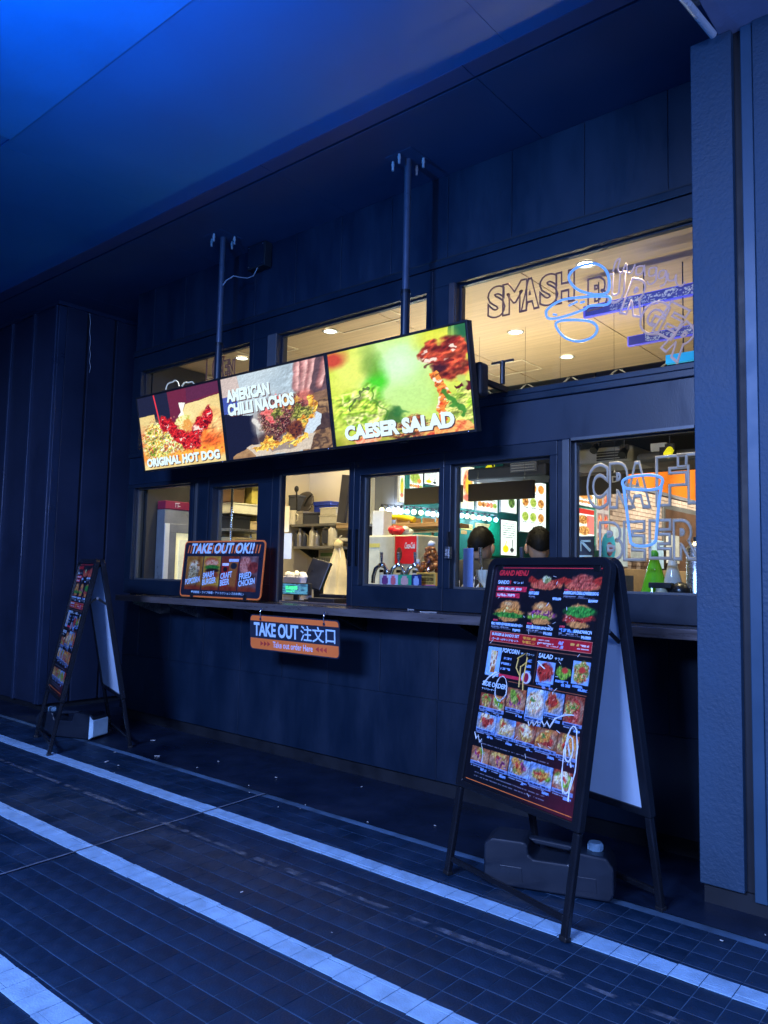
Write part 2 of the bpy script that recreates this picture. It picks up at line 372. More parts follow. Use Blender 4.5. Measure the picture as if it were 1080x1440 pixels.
# sealed strip along the shop front, expansion joint, dust lines and litter specks
def strip(name, pts, wd, z, m, wob=0):
    vs = []; fs = []
    for k, (x, y) in enumerate(pts):
        a = pts[max(0, k-1)]; b = pts[min(len(pts)-1, k+1)]; d = Vector((b[0]-a[0], b[1]-a[1], 0)).normalized(); nrm = Vector((-d.y, d.x, 0))
        ww = wd/2*(1 + (random.random()-.5)*wob)
        vs += [Vector((x, y, z)) + nrm*ww, Vector((x, y, z)) - nrm*ww]
        if k: fs.append((2*k-2, 2*k-1, 2*k+1, 2*k))
    return MB().add(vs, fs).build(name, m)
edge = [(-12+i*.15, 3.106+(random.random()-.5)*.008) for i in range(110)]
mbs = MB().add([(x, y, .0065) for x, y in edge] + [(x, 4.3, .0065) for x, y in edge], [(i, i+1, i+111, i+110) for i in range(109)])
struct(mbs.build('sealed_floor_strip', m_smooth))
jp = [(-3.37-.07*(y-1.54), y) for y in np.linspace(.2, 3.1, 30)]
struct(strip('expansion_joint', [(x+(random.random()-.5)*.006, y) for x, y in jp], .011, .0082, mat('joint_filler', (.13, .16, .22), .8, 0, .4, 20), .5))
def dusty(name, dens, col):
    m = mat(name, col, .9, 0, .3, 30); n = m.node_tree; out = n.nodes['Material Output']; p = n.nodes['Principled BSDF']
    tc = n.nodes.new('ShaderNodeTexCoord'); nz = n.nodes.new('ShaderNodeTexNoise'); nz.inputs['Scale'].default_value = 14; nz.inputs['Detail'].default_value = 6
    mr = n.nodes.new('ShaderNodeMapRange'); mr.inputs[1].default_value = 1-dens; mr.inputs[2].default_value = 1-dens+.25
    mr.inputs[4].default_value = .75
    t = n.nodes.new('ShaderNodeBsdfTransparent'); mx = n.nodes.new('ShaderNodeMixShader')
    n.links.new(tc.outputs['Object'], nz.inputs['Vector']); n.links.new(nz.outputs[0], mr.inputs[0]); n.links.new(mr.outputs[0], mx.inputs[0])
    n.links.new(t.outputs[0], mx.inputs[1]); n.links.new(p.outputs[0], mx.inputs[2]); n.links.new(mx.outputs[0], out.inputs[0]); return m
md1 = dusty('dust_film', .60, (.16, .19, .25)); md2 = dusty('dust_edge', .33, (.5, .55, .62))
struct(strip('dust_line', [(x, 2.39+(random.random()-.5)*.01) for x in np.linspace(-9, .5, 90)], .028, .0088, md1, .8))
struct(strip('dust_edge', [(x, 3.112+(random.random()-.5)*.012) for x in np.linspace(-9, .5, 120)], .009, .0092, md2, .9))
lit = MB()
for k in range(26):
    x, y = random.uniform(-7, -.3), random.uniform(1.2, 3.6); r = random.uniform(.002, .0045)
    if random.random() < .5: y = random.gauss(3.12, .12)
    M = Matrix.Translation((x, y, .0095)) @ Euler((0, 0, random.random()*6)).to_matrix().to_4x4()
    lit.box(-r*random.uniform(1, 3), r, -r*.6, r*.6, 0, r*.5, M)
for px, py in ((94, 1031), (426, 1042), (150, 1071), (215, 1041), (221, 1063)):
    c = aZ(px, py, .01); M = Matrix.Translation(c) @ Euler((0, 0, random.random()*3)).to_matrix().to_4x4(); lit.box(-.018, .018, -.006, .006, 0, .002, M)
stuff(lit.build('paper_specks', m_white))

# ================================================================== canopy above the walkway
cn = thing('canopy', 'blue lit ceiling and soffit of the canopy above the walkway', 'canopy')
xj = [-10.2, -8.4, -6.6, -5.0, -3.55, -2.05, -.55, 1.0, 3]
for a, b in zip(xj[:-1], xj[1:]):
    MB().box(a+.002, b-.002, 3.085, 4.2, 3.80, 3.86).build('soffit_panel', m_soffit, cn)
    MB().box(a+.002, b-.002, 2.955, 3.062, 3.796, 3.95).build('trim_panel', m_trim, cn)
MB().box(-10.2, 3, 3.062, 3.085, 3.83, 3.95).build('shadow_groove', m_kick, cn)
xj = [-10.2, -7.4, -4.6, -1.8, 1, 3]
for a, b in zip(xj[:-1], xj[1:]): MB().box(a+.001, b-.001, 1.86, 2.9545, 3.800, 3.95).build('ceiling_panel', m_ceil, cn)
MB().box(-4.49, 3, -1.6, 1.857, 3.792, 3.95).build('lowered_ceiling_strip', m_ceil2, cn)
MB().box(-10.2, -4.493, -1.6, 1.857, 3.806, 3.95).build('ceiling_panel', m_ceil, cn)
bm_ = thing('beam', 'lighter concrete beam at the top of the blue pillar', 'beam')
MB().box(-.955, 3, 1.4, 3.62, 3.655, 3.83).build('beam_body', mat('beam_paint', (.20, .24, .38), .6, 0, .12, 1.5, bump=.1), bm_, .004)
a, b = aZ(1003, 49, 3.63), aZ(963, 0, 3.64); d_ = (b-a)
pp = thing('conduit_pipe', 'pale metal pipe along the beam edge at the top right', 'pipe', a)
MB().tube([Vector((0,0,0)), d_*3.2], .016, 14).build('pipe', mat('pale_pipe', (.62, .68, .75), .3, .3, .08), pp)
MB().tube([Vector((0,0,0))-d_.normalized()*.004, Vector((0,0,0))-d_.normalized()*.0005], .011, 12).build('open_end', m_black, pp)
for t in (.75, 2.1):
    c = d_*t; MB().box(c.x-.006, c.x+.03, c.y-.012, c.y+.012, c.z+.012, c.z+.028).build('clip', m_bead, pp)

# ================================================================== pillar at the right, clad wall at the left
pl = thing('pillar', 'blue textured pillar at the right with recessed vertical groove', 'pillar')
MB().box(-1.072, -.902, 3.30, 3.9, .085, 3.653).build('face_panel', m_stucco, pl, .004)
MB().box(-.902, -.868, 3.335, 3.9, .085, 3.653).build('recessed_groove', m_kick, pl)
MB().box(-.868, -.822, 3.31, 3.9, .06, 3.653).build('metal_strip', mat('pillar_strip', (.026, .072, .135), .45, .1, .12, 2), pl, .003)
MB().box(-.819, 2.6, 3.30, 3.9, .085, 3.653).build('face_panel', m_stucco, pl, .004)
MB().box(-1.062, 2.6, 3.325, 3.9, .0, .083).build('base_plinth', m_kick, pl)
cl = thing('clad_wall', 'dark ribbed metal clad wall at the left end', 'wall')
m_rib = mat('cladding_rib', (.018, .034, .078), .35, .2, .15, 2)
fx = [-10.6, -10.0, -9.45, -8.9, -8.38, -7.88, -7.40, -6.96]
for a, b in zip(fx[:-1], fx[1:]):
    MB().box(a+.01, b-.01, 3.41, 3.6, .06, 3.80).build('cladding_panel', m_clad, cl, .003)
    MB().box(b-.022, b+.022, 3.385, 3.6, .06, 3.79).build('rib', m_rib, cl, .006)
MB().box(-10.6, -6.94, 3.43, 4.4, .0, .06).build('base', m_kick, cl)
MB().box(-6.96, -6.90, 3.395, 3.47, .06, 3.76).build('corner_trim', m_rib, cl, .004)
sy = [3.47, 3.70, 3.99, 4.30]
for a, b in zip(sy[:-1], sy[1:]):
    MB().box(-7.05, -6.905, a+.004, b-.022, .06, 3.77).build('cladding_panel', m_clad, cl, .003)
    MB().box(-7.05, -6.93, b-.02, b+.002, .06, 3.77).build('seam', m_kick, cl)
MB().box(-10.6, -6.885, 3.38, 3.46, 3.765, 3.80).build('top_trim', m_rib, cl)
MB().box(-6.95, -6.885, 3.46, 4.32, 3.765, 3.80).build('top_trim', m_rib, cl)
p0 = [aX(126, y, -6.895) for y in (441, 465, 490, 508, 524)]
dr = MB()
for k in range(4): dr.tube([p0[k], p0[k].lerp(p0[k+1], .5)+Vector((0, .01, 0)), p0[k+1]], .0025, 5)
tag(dr.build('loose_wire', mat('pale_wire', (.6, .65, .7), .4)), 'thin pale wire hanging down the dark clad wall', 'wire')
MB().box(-7.0, -6.17, 4.32, 4.36, 0, 3.79).build('back_panel', m_clad, cl)

# ================================================================== shop front
Y0 = 3.76
sf = thing('shop_front', 'dark navy burger shop front with order windows and transoms', 'shop')
xs = [-6.16] + [-5.91+.4555*k for k in range(11)]; xs = [x for x in xs if x < -1.3] + [-1.05]
for a, b in zip(xs[:-1], xs[1:]): MB().box(a+.003, b-.003, Y0, 3.84, .562, 1.036).build('wall_panel', m_panel, sf, .002)
for a, b in zip([-6.16, -4.55, -2.73], [-4.55, -2.73, -1.05]): MB().box(a+.0015, b-.0015, Y0+.001, 3.84, .095, .557).build('wall_panel', m_panel, sf, .002)
MB().box(-6.16, -1.05, 3.79, 3.84, 0, .093).build('kick_plate', m_kick, sf)
MB().box(-6.155, -1.05, 3.766, 3.838, .097, 1.036).build('panel_backing', m_panel, sf)
xs2 = [-6.16, -5.89, -5.435, -4.98, -4.52, -4.07, -3.61, -3.155, -2.70, -2.244, -1.79, -1.335, -1.05]
for a, b in zip(xs2[:-1], xs2[1:]): MB().box(a+.002, b-.002, Y0, 3.84, 3.262, 3.798).build('upper_wall_panel', m_panel, sf, .002)
MB().box(-6.158, -1.05, 3.765, 3.838, 3.25, 3.798).build('panel_backing', m_panel, sf)
MB().box(-6.16, -1.05, 3.735, 3.86, 3.205, 3.248).build('head_moulding', m_frame, sf, .004)
MB().box(-6.16, -1.05, 3.75, 3.86, 3.248, 3.262).build('head_gap', m_kick, sf)
MB().box(-6.16, -1.05, 3.752, 3.86, 2.045, 2.285).build('header_board', m_panel, sf, .003)
MB().box(-6.16, -1.05, 3.735, 3.86, 2.285, 2.325).build('header_moulding', m_frame, sf, .005)
MB().box(-6.16, -6.10, 3.84, 4.4, .0, 3.25).build('side_return', m_panel, sf)
def window(cell, glass, name='window', pane=True, y0=3.745, y1=3.85, gy=3.80, sash=None):
    X0, X1, Z0, Z1 = cell; x0, x1, z0, z1 = glass
    fr = MB().ring(X0, X1, Z0, Z1, x0-.012, x1+.012, z0-.012, z1+.012, y0, y1).build(name, m_frame, sf, .003)
    bd = MB().ring(x0-.012, x1+.012, z0-.012, z1+.012, x0, x1, z0, z1, gy-.012, gy+.02).build('glazing_bead', sash or m_frame, fr, .001)
    if pane: MB().box(x0-.006, x1+.006, gy, gy+.006, z0-.006, z1+.006).build('pane', m_glass, fr)
    return fr
# lower row
window((-6.16, -5.19, 1.088, 2.043), (-6.05, -5.25, 1.222, 2.0), sash=m_bead)
window((-5.188, -4.232, 1.088, 2.043), (-4.925, -4.405, 1.222, 1.945), gy=3.815, sash=m_bead)
MB().box(-5.135, -5.105, 3.72, 3.744, 1.10, 2.0).build('sash_edge', m_bead, sf, .002)
MB().box(-5.105, -4.97, 3.728, 3.744, 1.09, 2.02).build('sash_stile', m_frame, sf, .003)
op = MB().box(-4.23, -4.13, 3.745, 3.785, 1.088, 2.043).box(-3.47, -3.422, 3.745, 3.85, 1.088, 2.043).box(-4.13, -3.47, 3.745, 3.85, 2.008, 2.043).build('open_window_frame', m_frame, sf, .003)
MB().box(-4.13, -3.47, 3.75, 3.765, 1.995, 2.0075).build('slide_rail', m_bead, op)
MB().box(-4.14, -4.1305, 3.73, 3.7445, 1.09, 2.0).build('slide_rail', m_bead, op)
window((-3.42, -2.692, 1.088, 2.043), (-3.355, -2.742, 1.235, 1.935), sash=m_bead)
window((-2.69, -1.942, 1.088, 2.043), (-2.63, -2.0, 1.235, 1.952), sash=m_bead)
window((-1.94, -1.05, 1.088, 2.043), (-1.85, -1.21, 1.24, 2.026), sash=m_bead)
MB().box(-1.905, -1.865, 3.728, 3.744, 1.23, 2.04).build('sash_edge', m_bead, sf, .002)
MB().box(-1.85, -1.21, 3.72, 3.744, 2.0285, 2.0435).build('slide_rail', m_bead, sf)
for x, z in ((-3.445, 1.47), (-3.385, 1.47)):
    MB().ring(x-.009, x+.009, z-.12, z+.12, x-.005, x+.005, z-.116, z+.116, 3.736, 3.7445).build('pull_handle', m_blackm, sf)
lk = MB().box(-2.66, -2.625, 3.715, 3.744, 1.40, 1.47).box(-2.65, -2.635, 3.70, 3.715, 1.415, 1.455).build('latch', m_steel, sf, .003)
MB().box(-2.648, -2.637, 3.72, 3.744, 1.47, 1.56).build('latch_bar', m_black, sf)
# transoms
window((-6.16, -4.50, 2.327, 3.203), (-6.02, -4.56, 2.37, 3.05))
window((-4.498, -2.80, 2.327, 3.203), (-4.22, -2.86, 2.37, 3.052))
window((-2.798, -1.05, 2.327, 3.203), (-2.61, -1.21, 2.37, 3.068))
MB().box(-2.665, -2.625, 3.73, 3.744, 2.36, 3.08).build('jamb_trim', mat('brown_jamb', (.06, .045, .05), .5), sf, .002)
MB().box(-4.33, -4.235, 3.735, 3.744, 2.36, 3.07).build('jamb_trim', mat('grey_jamb', (.07, .075, .09), .5), sf, .002)
# counter running through the order windows
ct = thing('counter', 'dark polished counter shelf below the order windows', 'counter')
m_ctr = mat('counter_top', (.055, .05, .052), .16, .25, .5, 9, rvar=.08, stretch=(1, 4, 1))
m_ctr_e = mat('counter_edge', (.20, .175, .18), .34, .55, .3, 5, stretch=(.6, 1, 6))
MB().box(-5.79, -1.08, 3.462, 4.38, 1.046, 1.0855).build('counter_top', m_ctr, ct, .003)
MB().box(-5.792, -1.08, 3.452, 3.4615, 1.040, 1.087).build('front_edge', m_ctr_e, ct, .002)
MB().box(-5.79, -1.08, 3.755, 3.77, 1.0865, 1.0975).build('back_ledge', m_ctr_e, ct, .002)
for x in (-5.6, -5.1, -4.65, -4.2, -3.3, -2.4, -1.6):
    MB().prism([(3.758, 1.0385), (3.5, 1.0385), (3.5, 1.022), (3.758, .93)], 'x', x-.005, x+.005).build('bracket', m_steel if x < -4.9 else m_blackm, ct)
for px, py, a in ((588, 858, .6), (601, 860, .9), (674, 868, 1.3)):
    pass

# ================================================================== hanging poles and screens
m_boltp = mat('zinc_bolt', (.45, .5, .55), .35, .3, .05)
def screen_pole(x, y, label):
    t = thing('ceiling_pole', label, 'pole', (x, y, 0), 0, 'poles carrying the screens')
    MB().cyl((0, 0, 2.62), (0, 0, 3.795), .021, n=18).build('pole', mat('pole_paint', (.055, .075, .12), .35, .2, .1), t)
    MB().cyl((.0, 0, 2.2), (0, 0, 2.97), .027, n=18).build('sleeve', m_frame, t)
    MB().cyl((0, 0, 2.965), (0, 0, 2.985), .030, n=18).build('collar', m_blackm, t)
    MB().box(-.1, .1, -.1, .1, 3.794, 3.7985).build('ceiling_plate', m_soffit, t, .002)
    for bx, by in ((-.085, -.04), (.085, .04), (0, -.085), (.0, .085)):
        b_ = MB().cyl((bx, by, 3.735), (bx, by, 3.7935), .008, n=8).build('bolt', m_boltp, t)
        MB().cyl((bx, by, 3.765), (bx, by, 3.778), .011, n=6).build('nut', m_boltp, b_)
    MB().box(-.2, .2, .03, .05, 2.25, 2.5).build('bracket_plate', m_blackm, t)
    return t
screen_pole(-4.56, 3.465, 'slim dark ceiling pole rising behind the hot dog screen')
screen_pole(-2.79, 3.465, 'slim dark ceiling pole rising behind the salad screen')
bxo = thing('junction_box', 'small dark junction box under the soffit beside the pole', 'box', (-4.43, 3.74, 3.60))
MB().box(-.10, .10, -.06, .01, .0, .19).build('case', m_kick, bxo, .004)
MB().box(-.09, .09, -.064, -.0605, .01, .18).build('lid', m_frame, bxo)
for sx in (-.08, .08):
    for sz in (.02, .17): MB().cyl((sx, -.068, sz), (sx, -.0645, sz), .005, n=8).build('screw', m_steel, bxo)
cpts = [(-4.535, 3.46, 3.42), (-4.52, 3.48, 3.46), (-4.49, 3.52, 3.50), (-4.47, 3.57, 3.50), (-4.45, 3.62, 3.505), (-4.43, 3.66, 3.53), (-4.42, 3.69, 3.60)]
tag(MB().tube(cpts, .005, 6).build('cable', mat('grey_cable', (.22, .26, .32), .5)), 'thin sagging cable from the pole to the junction box', 'cable')

def noise_over(cv, amp, n, seed):
    z = vnoise(cv.h, cv.w, n, seed)-.5; cv.a = np.clip(cv.a*(1+amp*z[..., None]), 0, 1)
def hotdog():
    c = CV(360, 203, (232, 208, 140)); one = np.ones((c.h, c.w)); c.tex(one, [(240, 220, 158), (216, 190, 122)], 4, .8); c.warp(.012, 9, 41)
    c.poly([(0, -.1), (.40, -.1), (.42, .42), (.21, .38), (.20, .26), (-.1, .27)], (28, 32, 58)); c.poly([(.385, -.1), (1.1, -.1), (1.1, .15), (.60, .21), (.52, .40), (.41, .42)], (105, 35, 62)); c.poly([(.62, -.1), (1.1, -.1), (1.1, .13), (.62, .18)], (82, 38, 72), .7)
    c.poly([(.52, .17), (.60, .19), (.565, .28), (.58, .40), (.52, .41), (.50, .34), (.54, .30)], (248, 245, 235)); c.line([(.56, .40), (.56, .60)], .012, (205, 175, 105), .6)
    c.warp(.07, 14, 43)
    c.ell(.88, .62, .19, .25, (236, 128, 52), .5); c.ell(.94, .52, .10, .14, (248, 214, 150), .9, .85); c.ell(.85, .72, .10, .10, (214, 80, 36), .9, .7); c.shade(c.em(.88, .62, .19, .25, .5), 12, 44)
    c.ell(.04, .66, .14, .22, (222, 112, 84), .6, .9); c.mix(np.clip((c.V-.74)/.05, 0, 1)*np.clip((.95-c.V)/.08, 0, 1), (236, 148, 52), .85)
    m = np.clip(c.em(.24, .64, .24, .27, .4) + c.em(.42, .74, .17, .2, .4), 0, 1)
    c.warp(.16, 18, 47); c.tex(m, [(96, 120, 30), (252, 238, 150), (205, 130, 50), (190, 215, 100), (255, 248, 205), (170, 70, 35), (240, 200, 90), (120, 150, 50)], 20, seed=48); c.shade(m, 34, 49, 1.1); c.shade(m, 16, 52, 1.0)
    c.tex(c.em(.55, .46, .08, .14, .5), [(180, 200, 80), (252, 244, 185), (210, 190, 90)], 30); c.ell(.62, .50, .07, .06, (222, 140, 60), .6, .8)
    c.warp(.055, 22, 51); pts = [(.30, .40), (.38, .43), (.45, .55), (.53, .66), (.60, .70), (.66, .62), (.73, .52), (.80, .46), (.86, .38)]
    m = np.clip(c.lm(pts, .058) + c.em(.64, .74, .10, .10, .3) + c.em(.57, .72, .07, .09, .4), 0, 1); c.mix(m, (130, 8, 24)); c.tex(m, [(92, 4, 16), (190, 22, 34), (225, 52, 48), (150, 10, 26), (110, 4, 20)], 30, .95); c.shade(m, 40, 53, 1.5); c.gloss(m, 34, 54, .70); c.gloss(c.em(.71, .56, .06, .06, .5), 22, 55, .55)
    c.warp(.05, 30, 56); c.tex(np.clip(c.em(.66, .86, .36, .07, .5), 0, 1), [(236, 120, 40), (252, 190, 70), (206, 80, 40)], 30); c.flat(); c.line([(.215, -.02), (.27, .46)], .009, (232, 58, 72)); noise_over(c, .16, 90, 3); return c
def nachos():
    c = CV(360, 203, (196, 208, 214)); one = np.ones((c.h, c.w)); c.tex(one, [(208, 222, 228), (168, 186, 198)], 3); c.warp(.03, 8, 61)
    c.poly([(-.1, -.1), (.16, -.1), (.2, .25), (-.1, .3)], (205, 180, 170), .8); c.poly([(-.1, .22), (.08, .25), (.2, .36), (-.1, .5)], (45, 65, 160), .85)
    c.poly([(.74, -.1), (1.1, -.1), (1.1, .45), (.8, .42)], (96, 74, 82)); c.poly([(.75, .42), (1.1, .34), (1.1, 1.1), (.74, 1.1)], (125, 95, 75)); c.tex(c.pm([(.78, .5), (1.1, .42), (1.1, 1.1), (.72, 1.1)]), [(90, 66, 50), (152, 118, 84), (74, 56, 48), (172, 138, 100)], 14); c.rect(.82, .62, 1.1, .78, (56, 43, 50), .75)
    for x0, y0, x1, y1, w_ in ((.77, -.05, .72, .27, .034), (.84, -.05, .76, .38, .042), (.90, -.05, .80, .42, .036), (1.0, .05, .93, .30, .038)):
        for q in range(6): c.line([(x0+.004*q, y0), (x1+.004*q, y1)], w_*(1-.14*q), (150+18*q, 92+20*q, 92+19*q), .6)
    c.ell(.78, .44, .09, .12, (196, 110, 100), .6); c.shade(c.em(.82, .2, .2, .4, .4), 10, 62, .5)
    c.poly([(-.1, .40), (.30, .50), (.33, .98), (-.1, 1.1)], (20, 24, 50)); c.ell(.40, .60, .12, .16, (165, 158, 156), .6); c.line([(.30, .58), (.44, .74)], .03, (228, 224, 218), .8); c.ell(.42, .80, .13, .08, (76, 60, 62), .7); c.tex(c.pm([(.05, .97), (.27, .85), (.30, 1.1), (.04, 1.1)]), [(176, 140, 100), (140, 105, 75)], 14)
    c.poly([(.20, .87), (.86, .80), (.80, .99), (.30, 1.01)], (206, 192, 174)); c.poly([(.40, .88), (.70, .84), (.68, .95), (.45, .98)], (138, 124, 120), .8); c.poly([(.84, .52), (.92, .62), (.91, .72), (.84, .80), (.76, .82)], (198, 214, 228))
    c.warp(.10, 20, 63); m = c.em(.58, .58, .22, .25, .25); c.tex(m, [(40, 20, 26), (122, 50, 50), (28, 18, 26), (176, 110, 96), (62, 70, 36), (90, 34, 40)], 40, seed=64); c.shade(m, 60, 65, 1.5); c.gloss(m, 70, 66, .66, (235, 190, 180), .7)
    c.warp(.05, 22, 67)
    for k, q in enumerate((((.52, .90), (.62, .72), (.84, .55), (.80, .70), (.66, .86)), ((.33, .84), (.44, .78), (.56, .88), (.40, .93)), ((.58, .92), (.78, .80), (.80, .86), (.66, .94)), ((.84, .36), (.87, .42), (.86, .62), (.80, .66)), ((.88, .44), (.91, .50), (.86, .66)), ((.24, .90), (.40, .84), (.48, .92), (.30, .95)))):
        m = c.pm(list(q)); c.tex(m, [(190, 120, 40), (252, 214, 104), (236, 172, 62), (170, 100, 36)], 18); c.shade(m, 36, 70+k, 1.2)
    c.tex(c.em(.68, .74, .08, .09, .3), [(60, 26, 32), (126, 66, 44), (40, 20, 30)], 36)
    c.warp(.12, 26, 77); m = np.clip(c.em(.76, .56, .09, .07, .4) + c.em(.52, .50, .07, .07, .4), 0, 1); c.tex(m, [(92, 98, 36), (186, 186, 90), (70, 76, 34), (140, 150, 60)], 30); c.shade(m, 50, 78, 1.4)
    m = np.clip(c.em(.56, .42, .07, .06, .4) + c.em(.43, .46, .05, .06, .4) + c.em(.47, .57, .04, .05, .4), 0, 1); c.tex(m, [(196, 50, 60), (240, 140, 136), (214, 84, 80)], 26); c.tex(c.em(.66, .42, .08, .06, .4), [(232, 190, 100), (180, 116, 42)], 24); c.shade(one, 60, 79, .2)
    noise_over(c, .14, 80, 9); return c
def salad():
    c = CV(360, 203, (190, 212, 70)); one = np.ones((c.h, c.w)); c.tex(one, [(150, 186, 36), (220, 230, 96), (190, 215, 60)], 4); c.warp(.10, 5, 81)
    c.ell(.50, .30, .26, .34, (200, 240, 176), .9); c.ell(.62, .62, .22, .25, (190, 232, 140), 1, .9); c.ell(.15, .25, .12, .2, (226, 236, 112), 1); c.ell(.36, .38, .07, .22, (62, 205, 30), 1, .9, .3); c.ell(.33, .18, .08, .16, (110, 150, 50), 1, .7); c.ell(.03, .06, .1, .12, (196, 72, 52), .9)
    c.ell(.52, .28, .1, .14, (216, 248, 214), 1.2, .7)
    c.warp(.13, 10, 83); m = c.em(.22, .66, .2, .24, .5); c.tex(m, [(96, 150, 30), (208, 228, 98), (140, 190, 48), (238, 244, 160), (120, 170, 40)], 8); c.shade(m, 12, 84, 1.4); c.gloss(m, 16, 85, .76, (250, 255, 220), .7)
    c.line([(.14, .62), (.28, .44)], .010, (70, 95, 50), .8); c.line([(.32, .50), (.40, .74), (.38, .9)], .012, (70, 140, 30), .7); c.ell(.46, .78, .07, .08, (46, 98, 42), .8, .85); c.ell(.52, .73, .06, .03, (40, 110, 50), .8, .7)
    c.mix(np.clip((c.V-.84)/.1, 0, 1), (140, 112, 46), .4); m = c.em(.26, .95, .09, .06, .4); c.tex(m, [(240, 104, 64), (255, 196, 158), (215, 70, 46)], 22); m = c.em(.58, .91, .18, .1, .5); c.tex(m, [(46, 66, 34), (136, 60, 44), (218, 204, 126), (90, 110, 40)], 26); c.shade(m, 40, 86, 1.3)
    c.flat(); c.warp(.03, 10, 87); c.poly([(.90, -.1), (1.1, -.1), (1.1, .16), (.86, .22)], (40, 106, 68)); c.line([(.93, -.1), (.90, .18)], .012, (110, 180, 110), .7); c.ell(.79, .08, .12, .1, (226, 226, 72), .9, .8)
    c.warp(.06, 12, 88); m = np.clip(c.em(.77, .22, .08, .10, .2) + c.em(.90, .21, .11, .12, .2) + c.em(.89, .38, .12, .14, .25), 0, 1)
    c.tex(m, [(120, 34, 26), (200, 84, 52), (164, 56, 38), (224, 124, 76)], 10, seed=89); c.shade(m, 10, 90, 1.4); c.shade(m, 26, 91, .5); c.gloss(np.clip(c.em(.92, .24, .09, .08, .5) + c.em(.74, .24, .05, .07, .5), 0, 1), 22, 92, .60); c.ell(.82, .37, .05, .04, (54, 22, 36), .6, .9); c.line([(.72, .35), (.80, .31), (.90, .34)], .012, (80, 20, 24), .7)
    m = c.pm([(.74, .40), (.80, .38), (.86, .62), (.84, .86), (.77, .88), (.78, .62)]); c.tex(m, [(206, 70, 26), (250, 150, 66), (226, 92, 35)], 14); c.shade(m, 24, 93, 1.2); c.gloss(m, 26, 94, .62)
    c.poly([(.90, .56), (1.1, .50), (1.1, .66), (.98, .70)], (86, 28, 33)); c.warp(.08, 14, 95); m = c.pm([(.84, .66), (.92, .58), (1.1, .74), (1.1, 1.1), (.86, .92)]); c.tex(m, [(140, 182, 54), (224, 228, 126), (110, 150, 46)], 12); c.shade(m, 20, 96, 1.2); c.line([(.83, .60), (.93, .82)], .022, (56, 132, 42), .9); c.ell(.96, .54, .03, .08, (190, 214, 110), .5, .9)
    m = c.em(.84, .97, .2, .07, .4); c.tex(m, [(232, 112, 60), (246, 194, 112), (210, 64, 42)], 26); noise_over(c, .1, 60, 5); return c
m_scr = print_mat('screen_picture', es=1.2, rough=.2, coat=0)
m_scrtxt = mat('screen_caption', (.02, .02, .02), .4, emit=s8(222, 246, 250), es=1.15); m_scrsh = mat('screen_caption_shadow', (.02, .02, .02), .4, emit=s8(120, 60, 40), es=.6)
SW, SH = 1.046, .594
def screen(x, pic, caps, label):
    t = thing('display_screen', label, 'screen', (x, 3.298, 2.652), 0, 'menu screens above the order windows')
    t.rotation_euler = (R_(10.6), 0, 0)
    MB().box(-SW/2, SW/2, .012, .05, -SH, 0).build('casing', m_black, t, .004)
    MB().ring(-SW/2, SW/2, -SH, 0, -SW/2+.013, SW/2-.013, -SH+.014, -.013, -.003, .0115).build('bezel', m_black, t, .002)
    p = panel('picture', pic, SW-.028, SH-.029, m_scr, t, .004, z0=-SH+.0145)
    mt, ms = MB(), MB()
    for body, u, v, w_, h_, rot in caps:
        X, Z = -SW/2+.014 + u*(SW-.028), -.013 - v*(SH-.027)
        text_add(mt, body, X, Z, w_*(SW-.028), h_*(SH-.027), .06, 0, 1.02, rot, .0015); text_add(ms, body, X+.007, Z-.007, w_*(SW-.028), h_*(SH-.027), .065, 0, 1.02, rot, .0028)
    mt.build('caption', m_scrtxt, t); ms.build('caption_shadow', m_scrsh, t)
    MB().box(-.03, .03, .02, .04, -SH-.012, -SH-.0005).build('sensor_tab', m_black, t)
    MB().cyl((SW/2-.05, -.0035, -SH+.007), (SW/2-.05, -.0031, -SH+.007), .0025, n=8).build('status_light', mat('status_led', (.1, .1, .3), .4, emit=(.3, .4, 1), es=2), t)
    return t
screen(-4.855, hotdog(), [('ORIGINAL HOT DOG', .035, .965, .90, .12, 0)], 'wall screen showing a hot dog topped with red chilli, leftmost of three')
screen(-3.808, nachos(), [('AMERICAN', .045, .30, .44, .15, 0), ('CHILLI NACHOS', .045, .47, .66, .15, 0)], 'middle wall screen showing a tray of chilli nachos')
screen(-2.761, salad(), [('CAESER SALAD', .08, .955, .80, .16, .0)], 'rightmost wall screen showing a green salad with tomato')
sp = thing('loudspeaker', 'small black loudspeaker peeking out behind the salad screen', 'speaker', (-2.262, 3.47, 2.27))
MB().box(-.035, .035, -.045, .045, 0, .19).build('cabinet', m_black, sp, .025, 4); MB().box(-.024, .024, -.050, -.0455, .02, .17).build('grille', m_kick, sp)
MB().box(-.012, .012, .046, .275, .08, .11).build('wall_bracket', m_blackm, sp)
ba = thing('bracing_rod', 'dark screen support rod crossing the transom window', 'rod', (-2.2, 3.60, 2.36))
MB().cyl((0, 0, 0), (.0, 0, .13), .014, n=12).build('rod', m_black, ba); MB().bar((-.07, 0, .125), (.07, 0, .125), .012).build('cross_bar', m_black, ba)

